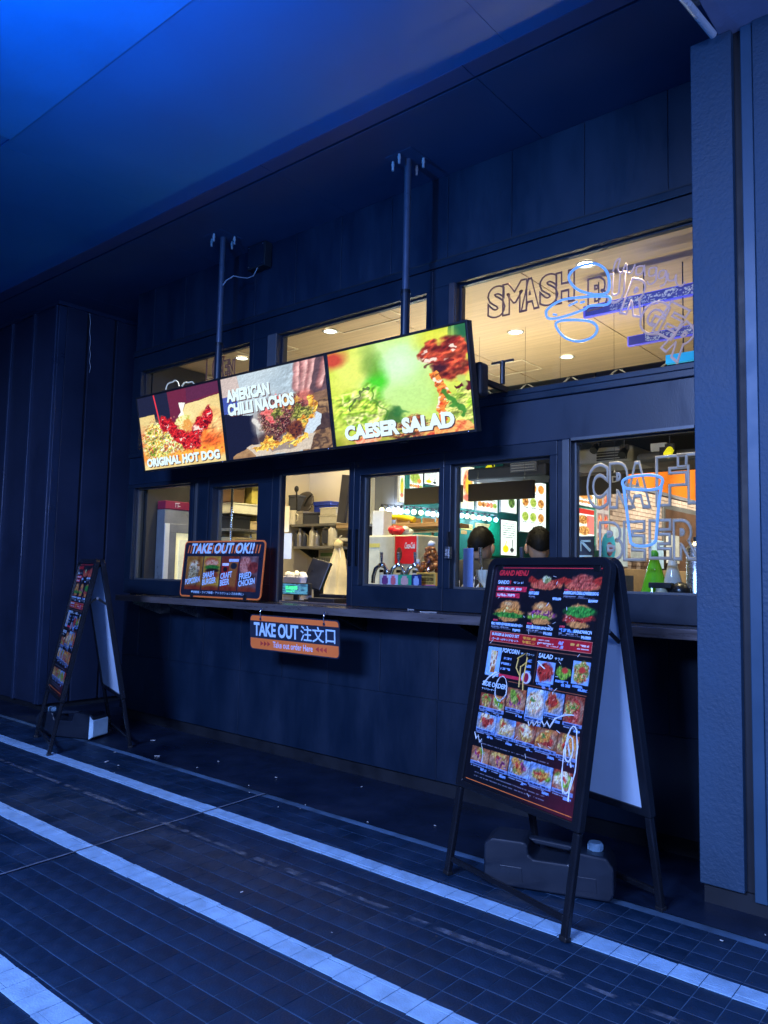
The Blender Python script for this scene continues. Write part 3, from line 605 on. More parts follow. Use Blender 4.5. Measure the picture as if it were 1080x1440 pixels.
# ================================================================== inside the shop
WX = -5.0      # long menu wall
m_cream = mat('cream_wall', (.66, .60, .44), .6, 0, .06, 2); m_grey = mat('grey_locker', (.13, .135, .15), .45, 0, .1, 3)
m_teal = mat('teal_wall', (.035, .30, .23), .5, 0, .12, 3); m_orange = mat('orange_wall', (.80, .20, .012), .6, 0, .06, 2)
m_dark = mat('dark_void', (.018, .018, .02), .6, 0, .3, 2); m_floor_i = mat('shop_floor', (.48, .42, .34), .4, 0, .2, 3)
def wood_mat():
    m = mat('wood_ceiling', (.55, .42, .27), .5, 0, .2, 5, stretch=(.18, 7, 7)); return m
m_wood = wood_mat(); m_woodb = mat('wood_board', (.34, .20, .09), .5, 0, .3, 6, stretch=(1, 8, 8))
struct(MB().box(-6.1, 4, 3.845, 20, .0, .012).build('shop_floor', m_floor_i))
wc = struct(MB().box(-6.1, 4, 3.862, 6.55, 3.2, 3.26).build('wood_ceiling', m_wood))
for k in range(9): MB().box(-6.0+k*1.21, -6.0+k*1.21+1.2, 3.87, 6.54, 3.194, 3.1995).build('ceiling_plank', m_wood, wc)
m_tr = mat('pale_trim', (.80, .72, .55), .5)
def hatch(x0, x1, y0, y1):
    MB().box(x0, x1, y0, y0+.014, 3.189, 3.1935).box(x0, x1, y1-.014, y1, 3.189, 3.1935).box(x0, x0+.014, y0+.014, y1-.014, 3.189, 3.1935).box(x1-.014, x1, y0+.014, y1-.014, 3.189, 3.1935).build('access_hatch_trim', m_tr, wc)
hatch(-3.82, -3.33, 5.78, 6.15); hatch(-4.1, -3.45, 3.95, 4.32); hatch(-5.2, -4.7, 4.0, 4.4)
struct(MB().box(-6.1, 4, 6.552, 6.6, 3.2, 3.5).build('ceiling_edge', m_dark)); struct(MB().box(-6.1, 4, 6.6, 20, 3.5, 3.55).build('dark_ceiling', m_dark))
def wallthing(name, label, mb, m, bev=0): return tag(mb.build(name, m, None, bev), label, 'wall')
lw = wallthing('kitchen_side_wall', 'cream kitchen side wall seen through the open window', MB().box(-6.098, -6.06, 4.45, 6.3, 0.013, 3.19), m_cream)
wallthing('kitchen_partition', 'dark grey partition behind the leftmost order window', MB().box(-6.098, -6.04, 3.87, 4.448, .013, 3.19), mat('partition_grey', (.035, .036, .042), .5))
wallthing('kitchen_back_wall', 'cream kitchen back wall behind the shelves', MB().box(-6.058, -5.44, 5.9, 6.36, .013, 3.19), m_cream)
lk = thing('locker_wall', 'tall grey panels beside the green menu wall', 'panels')
for a, b in ((-5.438, -5.32), (-5.316, -5.145), (-5.141, -5.0)): MB().box(a, b, 6.27 if a > -5.33 else 6.285, 6.36, .013, 3.19).build('panel', m_grey, lk, .004)
mw = thing('menu_wall', 'green wall carrying the lit food menus', 'wall')
MB().box(WX-.05, WX, 6.362, 11.38, .013, 3.49).build('wall_board', m_teal, mw)
bw = thing('brick_wall', 'pale brick wall with orange paint above at the back of the shop', 'wall')
MB().box(WX-.06, WX-.014, 11.39, 19, .013, 2.84).build('mortar', mat('mortar', (.25, .17, .13), .8, 0, .3, 6), bw)
MB().box(WX-.06, WX-.01, 11.39, 19, 2.84, 3.49).build('orange_band', m_orange, bw)
MB().box(WX-.014, WX+.03, 11.39, 19, 2.80, 2.86).build('ledge', mat('grey_ledge', (.24, .23, .25), .5), bw)
m_brick = mat('pale_brick', (.66, .50, .41), .75, 0, .22, 2.5, bump=.3, bscale=30)
b0 = None; rest = MB(); n = 0; br = []
for r in range(24):
    for k in range(32):
        br.append((11.51 + k*.222 + (.111 if r % 2 else 0), 1.10 + r*.0705))
br.sort()
bmb = MB().box(-.015, .004, -.105, .105, 0, .0605)
for y, z in br:
    dx = random.random()*.004
    if n == 0: b0 = bmb.build('brick', m_brick, bw, 0); b0.location = (WX-.006+dx, y, z)
    elif n < 300: inst(b0, bw, (WX-.006+dx, y, z))
    else: rest.add([(v[0]+WX-.006+dx, v[1]+y, v[2]+z) for v in bmb.v], bmb.f)
    n += 1
stuff(rest.build('far_bricks', m_brick, bw))
fp = thing('framed_picture', 'grey framed dark picture hanging on the brick wall', 'picture')
a, b = aX(930, 708, WX), aX(985, 790, WX)
MB().box(WX+.004, WX+.04, a.y, b.y+.8, 1.25, a.z).build('frame', mat('picture_frame', (.16, .16, .16), .4), fp, .006); MB().box(WX+.0405, WX+.043, a.y+.09, b.y+.7, 1.33, a.z-.09).build('picture', mat('picture_brown', (.13, .07, .045), .5, 0, .4, 3), fp)
struct(MB().box(-6.1, 4, 19.0, 19.06, 0, 3.5).build('far_wall', mat('far_wall', (.3, .24, .2), .7)))
struct(MB().box(1.5, 1.56, 3.9, 19, 0, 3.5).build('wall_right', mat('far_wall2', (.3, .26, .22), .7)))
bk = thing('bulkhead', 'black ceiling bulkhead carrying the air conditioners', 'bulkhead'); MB().box(-4.99, 1.49, 8.2, 8.9, 2.56, 3.49).build('bulkhead_box', m_dark, bk)

# ---- lamps
m_lampglow = mat('lamp_glow', (1, 1, 1), .4, emit=(1, .92, .72), es=14)
DL = [(-2.99, 5.08, 'over the counter behind the craft burger window'), (-2.98, 5.92, 'deepest in the wood ceiling'), (-1.99, 4.2, 'nearest the burger lettering'), (-4.14, 4.21, 'beside the ceiling hatch above the nachos screen'), (-5.31, 4.29, 'above the hot dog screen'), (-1.2, 5.4, None), (-4.14, 5.5, None), (-5.3, 5.6, None), (-.2, 4.6, None)]
for x, y, s in DL:
    if not s:
        lamp('downlight_lamp', 'SPOT', (x, y, 3.178), 80, (1, .78, .44), spot_size=R_(88), spot_blend=.6, shadow_soft_size=.05); continue
    t = thing('downlight', 'lit round recessed downlight in the wood ceiling, '+s, 'downlight', (x, y, 3.19), 0, 'recessed downlights')
    MB().lathe([(.062, 0), (.066, -.004), (.05, -.006), (.048, 0)], (0, 0, 0), 20, cap=False).build('trim_ring', m_white, t); MB().lathe([(.047, -.0012), (.001, -.0015)], (0, 0, 0), 20).build('lens', m_lampglow, t)
    l = lamp('downlight_lamp', 'SPOT', (0, 0, -.012), 165 if x < -3.5 else 75, (1, .78, .44), spot_size=R_(88), spot_blend=.6, shadow_soft_size=.05); l.parent = t
for x, e_ in ((-5.6, 110), (-4.7, 130), (-3.75, 150), (-3.15, 110), (-2.35, 45), (-1.6, 110)): lamp('front_row_lamp', 'SPOT', (x, 3.95, 3.17), e_, (1, .78, .42), (x, 4.42, 1.2), spot_size=R_(62), spot_blend=.7, shadow_soft_size=.05)
lamp('shelf_fill_light', 'SPOT', (-4.75, 4.35, 3.17), 150, (1, .80, .46), (-5.75, 5.6, 1.6), spot_size=R_(75), spot_blend=.7, shadow_soft_size=.06)  # extra spot added to brighten the kitchen shelves, no fixture behind it
# ceiling gear seen through the right windows
ac = thing('air_conditioner', 'pale air conditioner hanging at the dark ceiling above the craft beer letters', 'air conditioner'); a = aY(808, 655, 7.4); b = aY(890, 622, 7.4)
m_ac = mat('ac_shell', (.34, .33, .29), .45, 0, .1, 4)
MB().box(a.x-.2, b.x, 7.4, 8.0, a.z+.0, b.z-.02).build('case', m_ac, ac, .03, 3); MB().box(a.x+.25, b.x-.06, 7.385, 7.399, a.z+.03, a.z+.12).build('outlet_slot', m_dark, ac)
for k in range(3): MB().box(a.x+.25, b.x-.06, 7.37, 7.384, a.z+.04+k*.028, a.z+.046+k*.028).build('louvre', m_ac, ac)
ac2 = thing('ventilation_duct', 'dark grey duct unit beside the yellow spotlight', 'duct'); a = aY(893, 652, 7.4); b = aY(965, 626, 7.4); m_duct = mat('duct_grey', (.12, .12, .12), .5, .2)
MB().box(a.x, b.x+.3, 7.4, 8.1, a.z, b.z-.03).build('duct_body', m_duct, ac2, .06, 4); MB().box(a.x+.25, b.x-.1, 7.385, 7.399, a.z+.05, a.z+.14).build('grille', m_dark, ac2)
MB().box(a.x+.15, b.x-.2, 7.42, 7.5, b.z-.03, b.z+.05).build('white_label', m_white, ac2)
ac3 = thing('ceiling_cassette', 'black air conditioner seen above the hanging board', 'air conditioner'); a = aY(657, 676, 7.0); b = aY(768, 650, 7.0)
MB().box(a.x, b.x, 7.0, 7.6, a.z, b.z).build('case', m_dark, ac3, .02); MB().box(a.x+.55, b.x-.1, 6.985, 6.999, a.z+.05, a.z+.17).build('grille', m_duct, ac3)
for k in range(4): MB().box(a.x+.57, b.x-.12, 6.97, 6.984, a.z+.06+k*.028, a.z+.066+k*.028).build('louvre', m_ac, ac3)
def spot(px, py, lab, col=None, aim=None):
    p = aY(px, py, 7.2); t = thing('track_spotlight', lab, 'spotlight', p, 0, 'ceiling spotlights')
    MB().cyl((0, 0, .06), (0, 0, 3.49-p.z), .008, n=8).build('stem', m_black, t); MB().tube([(0, .05, .03), (0, 0, 0), (0, -.06, -.05)], [.03, .035, .04], 14).build('housing', col or m_black, t); MB().box(-.045, .045, -.01, .01, .0, .06).build('yoke', m_black, t)
    if aim: l = lamp('spotlight_lamp', 'SPOT', p+Vector((0, .09, .06)), aim[1], (1, .86, .68), aim[0], spot_size=R_(75), spot_blend=.6, shadow_soft_size=.04)
    return t
m_yel = mat('yellow_shade', (.9, .75, .02), .4, emit=(1, .85, .02), es=.8)
spot(811, 628, 'black spotlight at the upper left corner of the craft beer window'); spot(838, 628, 'black spotlight second from the left in the craft beer window'); spot(942, 633, 'yellow spotlight hanging in the craft beer window', m_yel); spot(689, 657, 'yellow spotlight above the hanging board behind the staff', m_yel)
spot(878, 634, 'black spotlight beside the pale air conditioner')
for x, y, tx, ty, tz, e in ((-3.3, 10.4, -4.95, 12.3, 2.0, 330), (-3.2, 12.2, -4.95, 14.0, 2.2, 380), (-3.0, 14.2, -4.95, 16.2, 2.3, 380)):
    lamp('brick_fill_light', 'SPOT', (x, y, 3.38), e, (1, .88, .74), (tx, ty, tz), spot_size=R_(110), spot_blend=.8, shadow_soft_size=.05)  # unseen spots added behind the bulkhead to brighten the brick wall
tr = thing('ceiling_truss', 'pale lattice truss under the dark ceiling behind the wood ceiling edge', 'truss'); m_trs = mat('truss_white', (.7, .7, .68), .4)
for z in (3.08, 3.26): MB().bar((-4.9, 6.75, z), (1.4, 6.75, z), .02).build('chord', m_trs, tr)
for k in range(26): MB().bar((-4.8+k*.24, 6.75, 3.085 if k % 2 else 3.255), (-4.56+k*.24, 6.75, 3.255 if k % 2 else 3.085), .012).build('web_member', m_trs, tr)
ob = thing('orange_sign_board', 'orange board glimpsed below the wood ceiling edge', 'board'); a = aY(668, 556, 6.7); MB().box(a.x-.5, a.x+.22, 6.64, 6.68, 2.95, 3.13).build('board', m_orange, ob)

# ---- lit menus on the green wall
m_lit = print_mat('lit_menu', es=1.8, rough=.4, coat=0)
def grid_menu(kind, seed):
    r = random.Random(seed); c = CV(70, 110, (240, 246, 240))
    def dish(u, v, ru, rv): c.tex(c.em(u, v, ru, rv, .3), FOODS[r.choice(list(FOODS))], 26, seed=r.randint(0, 9999))
    if kind == 'grid':
        for i in range(3):
            for j in range(3): dish(.2+.3*i, .14+.28*j, .12, .085); c.dash(.1+.3*i, .25+.28*j, .3+.3*i, .015, (90, 90, 90))
    if kind == 'food': dish(.45, .35, .36, .28); dish(.75, .5, .15, .12); [dish(.15+.18*k, .80, .1, .08) for k in range(5)]; c.dash(.1, .65, .9, .03, (120, 80, 50))
    if kind == 'burger': c.tex(np.ones((c.h, c.w)), [(250, 235, 190), (255, 248, 225)], 4); dish(.5, .4, .36, .3); c.ell(.55, .45, .25, .2, (225, 190, 60), .5); c.ell(.5, .75, .35, .08, (190, 60, 40), .5, .7)
    if kind == 'text':
        for k in range(7): c.dash(.12, .1+.065*k, .88, .026, (70, 78, 82))
        c.ell(.3, .82, .18, .1, (245, 200, 20), .3); c.line([(.2, .9), (.35, .6)], .03, (245, 205, 40)); c.line([(.7, .92), (.72, .55)], .03, (60, 60, 60)); c.ell(.7, .84, .12, .06, (50, 50, 50), .4)
    if kind == 'list':
        for k in range(5): c.dash(.12, .18+.12*k, .5, .03, (140, 140, 140))
        c.tex(c.em(.68, .72, .2, .14, .3), [(40, 60, 30), (120, 150, 70)], 20)
    if kind == 'red':
        c.rect(0, 0, 1, .16, (205, 50, 40)); dish(.4, .35, .3, .14); c.rect(.6, .2, 1, .8, (225, 90, 80), .8); dish(.45, .7, .3, .15); c.dash(.1, .92, .9, .05, (60, 60, 60))
    if kind == 'pink':
        c.tex(np.ones((c.h, c.w)), [(200, 185, 175), (170, 150, 145)], 5); [c.rect(.06+.48*i, .05+.33*j, .46+.48*i, .32+.33*j, (150, 115, 110)) for i in range(2) for j in range(3)]; [dish(.26+.48*i, .18+.33*j, .16, .1) for i in range(2) for j in range(3)]
    return c
FOODS = {'a': [(150, 60, 30), (240, 170, 80), (210, 110, 50)], 'b': [(90, 120, 40), (190, 200, 90), (120, 150, 50)], 'c': [(170, 50, 35), (235, 120, 90), (245, 210, 150)], 'd': [(120, 60, 30), (200, 130, 60), (245, 200, 120)]}
def on_wall(px0, py0, px1, py1):
    a = aX(px0, (py0+py1)/2, WX); b = aX(px1, (py0+py1)/2, WX); xm = (px0+px1)/2; return a.y, b.y, aX(xm, py1, WX).z, aX(xm, py0, WX).z
MENUS = [((559, 667, 567, 707), 'burger', 'narrow lit menu strip left of the green post'), ((572, 662, 593, 690), 'food', 'lit food menu partly behind the hanging board in the soda window'), ((646, 655, 665, 716), 'burger', 'tall lit burger poster at the left edge of the staff window'), ((668, 674, 698, 720), 'food', 'lit menu below the hanging board with yellow dishes'), ((702, 668, 725, 722), 'list', 'lit white price list with two small green bottles'), ((729, 676, 766, 750), 'grid', 'lit menu with a three by three grid of dishes'), ((702, 731, 725, 782), 'text', 'lit white notice with a yellow drawing at its foot'), ((807, 684, 835, 712), 'food', 'lit round dish poster at the left of the brick wall'), ((807, 715, 834, 760), 'red', 'red and white menu poster below the round dish poster'), ((837, 690, 855, 775), 'pink', 'pinkish photo poster beside the corner of the brick wall'), ((594, 659, 616, 683), 'text', 'lit white notice in a dark frame at the top of the soda window')]
for k, (r, kind, lab) in enumerate(MENUS):
    y0, y1, z0, z1 = on_wall(*r); t = thing('lit_menu', lab, 'menu', (WX+.02, (y0+y1)/2, z0), R_(90), 'lit menus on the green wall')
    MB().box(-(y1-y0)/2, (y1-y0)/2, .0005, .0195, 0, z1-z0).build('light_box', m_white if kind != 'text' else m_grey, t); panel('lit_face', grid_menu(kind, k+3), y1-y0-.02, z1-z0-.02, m_lit, t, -.001, z0=.01)
y0, y1, z0, z1 = on_wall(567.5, 660, 571, 720); tag(MB().box(WX+.001, WX+.05, y0, y1, .02, 3.1).build('green_post', m_teal, None, .004), 'green post between the lit menus in the soda window', 'post')
# lower wall details: yellow notes, green pennant
for k, (r, c_, lab) in enumerate((((648, 737, 664, 745), (.9, .75, .2), 'wide yellow price note below the light string'), ((668, 736, 688, 745), (.88, .72, .3), 'second yellow price note below the light string'), ((648, 746, 656, 751), (.9, .5, .15), 'small orange note under the wide yellow note'), ((688, 742, 699, 754), (.85, .8, .45), 'pale yellow tag with a green mark'))):
    y0, y1, z0, z1 = on_wall(*r); t = thing('paper_note', lab, 'note', (WX+.006, (y0+y1)/2, z0), R_(90), 'paper notes on the green wall'); MB().box(-(y1-y0)/2, (y1-y0)/2, 0, .004, 0, z1-z0).build('sheet', mat('note%d' % k, c_, .6), t)
    q = CV(40, 20, tuple(int(255*min(1, v**.45)) for v in c_)); [q.dash(.1, .25+.25*j, .9, .12, (60, 70, 50)) for j in range(3)]; panel('writing', q, (y1-y0)*.94, (z1-z0)*.9, print_mat('note_print'), t, -.001, z0=(z1-z0)*.05)
y0, y1, z0, z1 = on_wall(692, 730, 701, 782); tag(MB().prism([(y0, z1), (y1, z1), (y1+.1, z0), (y0-.35, z0)], 'x', WX+.002, WX+.012).build('green_pennant', mat('bright_green', (.01, .55, .28), .5)), 'bright green cloth panel beside the staff member in black', 'cloth')
# light string along the foot of the menus
ls = thing('light_string', 'string of glowing round bulbs along the green menu wall', 'light string'); bulbs = [(537, 717), (546, 717.5), (556, 718), (564, 719), (572, 719.5), (582, 720), (592, 721), (601, 722), (609, 723), (617, 724), (649, 725), (657, 726), (665, 727), (673, 728), (681, 729), (688, 730), (697, 731)]
cols = [(1, .8, .25), (.35, .55, 1), (1, .75, .55), (.3, .8, 1), (.3, .5, 1), (1, .8, .4)]; pts = []
for k, (px, py) in enumerate(bulbs):
    p = aX(px, py, WX+.14) if px > 556 else aY(px, py, 6.2); pts.append(p+Vector((0, 0, .055))); c_ = cols[k % 6]; me = mat('bulb%d' % (k % 6), (1, 1, 1), .3, emit=tuple(.85*v+.15 for v in c_), es=3.0)
    b = MB().ell((0, 0, 0), .028, 12, 8).build('bulb', me, ls); b.location = p; MB().cyl((0, 0, .03), (0, 0, .06), .014, n=10).build('socket', m_black, b)
    if k % 3 == 1: l = lamp('bulb_lamp', 'POINT', p+Vector((.06, 0, 0)), 6, tuple(.5*v+.5 for v in c_), shadow_soft_size=.035)
MB().tube(pts, .006, 6).build('cord', m_black, ls)
# ---- hanging boards seen from behind
for x0, x1, lab in ((-4.0, -3.43, 'dark board hanging on wires behind the soda window'), (-3.36, -2.79, 'dark board hanging on wires above the staff'), (-2.66, -2.09, 'dark board with pale emblem hanging behind the craft letters')):
    t = thing('hanging_board', lab, 'board', ((x0+x1)/2, 5.0, 1.883), 0, 'boards hanging over the service counter'); w2 = (x1-x0)/2
    MB().box(-w2, w2, 0, .04, 0, .135).build('panel', mat('board_grey', (.062, .06, .055), .5, 0, .1, 3), t, .003)
    for sx in (-w2*.72, w2*.72): MB().cyl((sx, .02, .135), (sx, .02, 1.305), .0012, n=6).build('wire', m_black, t)
    l = lamp('added_uplight', 'AREA', (0, .02, .15), 15, (1, .82, .55), shape='RECTANGLE', size=w2*1.8, size_y=.03); l.parent = t; l.rotation_euler = (math.pi, 0, 0)  # area light added above each board to brighten the wood ceiling, no fixture there
    if x0 > -2.7: q = MB(); text_add(q, 'D', w2-.09, .075, .045, .045, .03, y=-.001); q.build('emblem', m_white, t)
# ---- service counter in the middle of the shop
sc = thing('service_counter', 'service counter the staff stand behind', 'counter'); MB().box(-4.4, 1.0, 5.75, 6.15, .013, 1.0).build('counter_body', m_teal, sc); MB().box(-4.45, 1.05, 5.7, 6.2, 1.001, 1.04).build('counter_top', m_steel, sc, .004)

# ---- kitchen shelves, seen through the open window
def shelf(name, lab, px0, px1, py, Y, d, m, grp='kitchen shelves'):
    a, b = aY(px0, py, Y), aY(px1, py, Y); t = thing(name, lab, 'shelf', (0, 0, 0), 0, grp); z = (a.z+b.z)/2
    MB().box(a.x, b.x, Y, Y+d, z-.025, z).build('board', m, t, .003)
    for x in (a.x+.04, b.x-.06): MB().prism([(Y+d, z-.0255), (Y+.06, z-.0255), (Y+d, z-.16)], 'x', x, x+.012).build('bracket', m_blackm, t)
    return z
m_sh = mat('grey_shelf', (.20, .20, .19), .5)
z1 = shelf('wall_shelf', 'upper grey kitchen shelf holding boxes and tins', 409, 499, 736, 5.55, .34, m_sh); z2 = shelf('wall_shelf', 'lower grey kitchen shelf holding bottles and holders', 411, 468, 768, 5.55, .34, m_sh)
def at(px, z, Y=5.58): p = aY(px, 720, Y); return Vector((p.x, Y, z+.001))
def wpx(px0, px1, Y): return aY(px1, 720, Y).x - aY(px0, 720, Y).x
def boxthing(name, lab, cat, px0, px1, z, h, m, Y=5.58, d=.16, lid=None, grp=None, bev=.006):
    w = wpx(px0, px1, Y); t = thing(name, lab, cat, at((px0+px1)/2, z, Y), 0, grp); MB().box(-w/2, w/2, 0, d, 0, h*.82).build('box_body', m, t, bev); MB().box(-w/2-.005, w/2+.005, -.005, d+.005, h*.825, h).build('rim', lid or m, t, bev*.6); return t
def bottle(name, lab, cat, px, z, h, r, m, Y=5.58, capm=None, grp=None):
    t = thing(name, lab, cat, at(px, z, Y)+Vector((0, r, 0)), 0, grp); MB().lathe([(r*.95, 0), (r, .01), (r, h*.62), (r*.85, h*.72), (r*.35, h*.82), (r*.33, h*.9)], n=16).build('bottle_body', m, t); MB().lathe([(r*.42, h*.901), (r*.42, h)], n=14).build('cap', capm or m_white, t); return t
m_blue = mat('blue_plastic', (.02, .05, .42), .4); m_tin = mat('tin', (.45, .44, .42), .35, .6); m_dk = mat('dark_tin', (.05, .06, .09), .4); m_cr = mat('cream_plastic', (.80, .77, .62), .45)
boxthing('food_container', 'lower white food container on the upper kitchen shelf', 'container', 449, 474, z1, .085, m_cr, grp='stacked white containers'); boxthing('food_container', 'upper white food container stacked on the lower one', 'container', 450, 472, z1+.086, .075, m_cr, grp='stacked white containers')
boxthing('blue_crate', 'blue plastic crate behind the white containers', 'crate', 441, 464, z1, .25, m_blue, Y=5.75, d=.13); boxthing('dark_tub', 'dark blue tub on the upper kitchen shelf', 'tub', 427, 447, z1, .12, m_dk); boxthing('steel_tin', 'grey steel tin between the jug and the dark tub', 'tin', 417, 426, z1, .14, m_tin)
jg = thing('cream_jug', 'cream jug at the left of the upper kitchen shelf', 'jug', at(411, z1), 0); MB().lathe([(.05, 0), (.055, .02), (.05, .13), (.055, .15)], n=16).build('jug_body', m_cr, jg); MB().tube([(.05, 0, .03), (.09, 0, .05), (.09, 0, .1), (.05, 0, .12)], .008, 6).build('handle', m_cr, jg)
pn = thing('frying_pan', 'dark round pan leaning on the upper kitchen shelf', 'pan', at(424, z1, 5.72)+Vector((0, 0, .16))); M_ = Matrix.Rotation(R_(65), 3, 'X'); MB().ell((0, 0, .06), (.17, .17, .03), 20, 8, M_).build('pan_bowl', mat('pan_black', (.05, .045, .045), .4, .3), pn); MB().tube([(.1, -.06, .05), (.2, -.1, .12), (.27, -.12, .15)], .012, 8).build('handle', m_black, pn)
ut = thing('ladle', 'dark ladle standing up in the steel tin', 'ladle', at(417, z1+.14, 5.6)); MB().tube([(0, 0, -.1), (.0, 0, .12), (-.01, 0, .24)], .009, 8).build('handle', m_black, ut); MB().ell((-.01, 0, .24), (.03, .02, .035), 10, 6).build('bowl', m_black, ut)
bkx = boxthing('black_basket', 'black wire basket at the far left of the upper kitchen shelf', 'basket', 399, 416, z1+.16, .16, m_dk, Y=5.6); MB().bar((-.12, .05, -.001), (-.12, .05, -.16), .02).bar((.1, .05, -.001), (.1, .05, -.16), .02).build('leg', m_dk, bkx)
plk = thing('dark_plank', 'tall dark board leaning at the right of the open window', 'board'); a, b = aY(488, 668, 5.3), aY(480, 735, 5.3); MB().bar(b, a, .10, .03, up=(0, 1, 0)).build('plank', mat('plank_dark', (.045, .045, .055), .5), plk)
plk2 = thing('white_board', 'pale board leaning behind the dark board', 'board'); a, b = aY(494, 695, 5.4), aY(488, 735, 5.4); MB().bar(b, a, .07, .02, up=(0, 1, 0)).build('plank', m_cr, plk2)
for k, (px, h, r, m, lab) in enumerate(((415, .17, .035, m_dk, 'dark bottle at the left of the lower kitchen shelf'), (420, .19, .03, m_tin, 'steel flask second from the left on the lower kitchen shelf'), (426, .16, .03, m_dk, 'dark bottle third from the left on the lower kitchen shelf'), (437, .22, .035, m_cr, 'tall cream bottle in the middle of the lower kitchen shelf'), (443, .16, .035, m_tin, 'short steel canister beside the tall cream bottle'))): bottle('bottle', lab, 'bottle', px, z2, h, r, m, capm=m, grp='bottles on the lower shelf')
rg = thing('napkin_holder', 'steel ring holder at the right of the lower kitchen shelf', 'holder', at(457, z2)); MB().tube([(.055*math.cos(t)*(1 if abs(math.cos(t)) < .8 else .95), .02, .1+.095*math.sin(t)) for t in np.linspace(0, 6.283, 18)[:-1]], .009, 8, closed=True).build('ring', m_steel, rg); MB().box(-.045, .045, .012, .03, .03, .17).build('insert', m_dk, rg)
cb = thing('squeeze_bottle', 'cream squeeze bottle beside the hanging bag', 'bottle', at(469, z2, 5.6)); MB().lathe([(.045, 0), (.05, .01), (.048, .17), (.015, .21), (.006, .26)], n=16).build('body', m_cr, cb)
bx2 = boxthing('cardboard_roll', 'brown paper roll on the small rack at the right', 'roll', 473, 492, 1.86-.12, .05, mat('kraft', (.5, .36, .2), .6), Y=5.5, d=.06)
MB().cyl((-.09, .03, .02), (-.07, .03, .02), .022, n=12).build('roll_end', m_black, bx2); tag(MB().box(*sorted((aY(472, 700, 5.5).x, aY(497, 700, 5.5).x)), 5.48, 5.7, 1.62, 1.645).build('rack_plate', m_cr), 'cream rack plate under the paper roll', 'rack')
nt_ = thing('wall_calendar', 'pale calendar sheet on the kitchen wall behind the monitor', 'calendar'); a, b = aY(450, 777, 5.88), aY(472, 812, 5.88); MB().box(a.x, b.x, 5.885, 5.895, b.z, a.z).build('sheet', mat('cal_paper', (.5, .52, .42), .6), nt_)
q = CV(60, 70, (200, 205, 180)); q.rect(0, 0, 1, .14, (110, 150, 90)); [q.rect(.06+.15*i, .22+.19*j, .18+.15*i, .36+.19*j, (150, 155, 140)) for i in range(6) for j in range(4)]; pz = panel('printed_days', q, (b.x-a.x)*.96, (a.z-b.z)*.96, MATS['note_print'], nt_, 5.883, a.x+.005, b.z+.005)
# hanging translucent bag / apron
ap = thing('hanging_apron', 'cream apron hanging at the right of the open window', 'apron', aY(476, 765, 5.3)); vs = []; fs = []; N, K = 22, 14
for i in range(N):
    t_ = i/(N-1); wd = .03 + .17*t_**.8
    for k in range(K): u_ = k/(K-1)*2-1; vs.append((u_*wd - .03*t_, .03*math.sin(u_*7+t_*3)*t_ + .01*math.sin(t_*9), -.5*t_))
for i in range(N-1):
    for k in range(K-1): fs.append((i*K+k, i*K+k+1, (i+1)*K+k+1, (i+1)*K+k))
o = MB().add(vs, fs, True).build('cloth', mat('apron_cloth', (.62, .54, .30), .7, 0, .15, 9), ap); so = o.modifiers.new('thickness', 'SOLIDIFY'); so.thickness = .006
MB().tube([(0, 0, 0), (.03, 0, -.1), (.06, 0, -.22)], .008, 6).tube([(0, 0, 0), (-.01, .01, .05), (.02, .02, .08)], .006, 6).build('string', m_cr, ap); MB().ell((0, 0, 0), (.06, .03, .04), 10, 6, jit=.2).build('knot', MATS['apron_cloth'], ap)
# counter items in the open window
def cpt(px, py, z=1.0865): p = aZ(px, py, z); return p
ps = thing('order_monitor', 'black order monitor turned away on the counter', 'monitor', (-4.17, 4.17, 1.087), R_(12)); M_ = Matrix.Translation((0, 0, .20)) @ Matrix.Rotation(R_(14), 4, 'Y') @ Matrix.Rotation(R_(-16), 4, 'X')
MB().box(-.085, .085, -.02, .02, -.115, .115, M_).build('screen_back', mat('monitor_shell', (.012, .012, .013), .35), ps, .008); MB().box(-.03, .03, .0, .05, .0, .16).box(-.09, .09, -.06, .09, 0, .012).build('stand', m_black, ps, .004)
cdp = thing('customer_display', 'small customer display with glowing green text', 'display', (-4.21, 3.98, 1.087)); MB().box(-.15, .15, 0, .03, .045, .135).build('case', m_black, cdp, .006); MB().box(-.02, .02, .005, .025, 0, .0445).box(-.07, .07, -.03, .05, 0, .008).build('stand', m_black, cdp)
q = CV(90, 30, (20, 40, 60)); q.tex(np.ones((30, 90)), [(20, 40, 60), (70, 130, 160), (30, 60, 90)], 5); q.dash(.12, .4, .6, .34, (70, 255, 150)); q.dash(.15, .72, .5, .2, (60, 220, 150)); panel('display_face', q, .27, .075, m_lit, cdp, -.001, z0=.052)
npk = thing('napkin_box', 'white napkin box with crumpled napkins on the counter', 'box', (-4.33, 4.12, 1.087)); MB().box(-.10, .10, -.06, .06, 0, .18).build('box', mat('pale_lilac', (.6, .62, .75), .5), npk, .004)
nm = MB(); [nm.ell((random.uniform(-.08, .08), random.uniform(-.04, .04), .19), (.04, .03, .022), 8, 6, Euler((random.random(), random.random(), 0)).to_matrix(), .4) for _ in range(7)]; stuff(nm.build('napkins', m_white, npk))
cdr = thing('cash_tray', 'black cash tray on the counter beside the display', 'tray', (-3.88, 4.0, 1.087)); MB().box(-.13, .13, -.08, .08, 0, .012).ring(-.13, .13, .012, .035, -.13, .13, .012, .012, -.08, .08).build('base', m_black, cdr, .004); MB().box(-.12, .12, .03, .08, .0355, .06).build('raised_end', m_black, cdr, .006)
for px, py, ln in ((412, 836, .12), (428, 838, .1)):
    pass
rd = thing('red_tape_roll', 'small red item on the counter right of the monitor', 'tape', (-3.93, 4.25, 1.087)); MB().cyl((0, 0, 0), (0, 0, .05), .03, n=14).build('roll', mat('red_plastic', (.6, .06, .03), .4), rd)
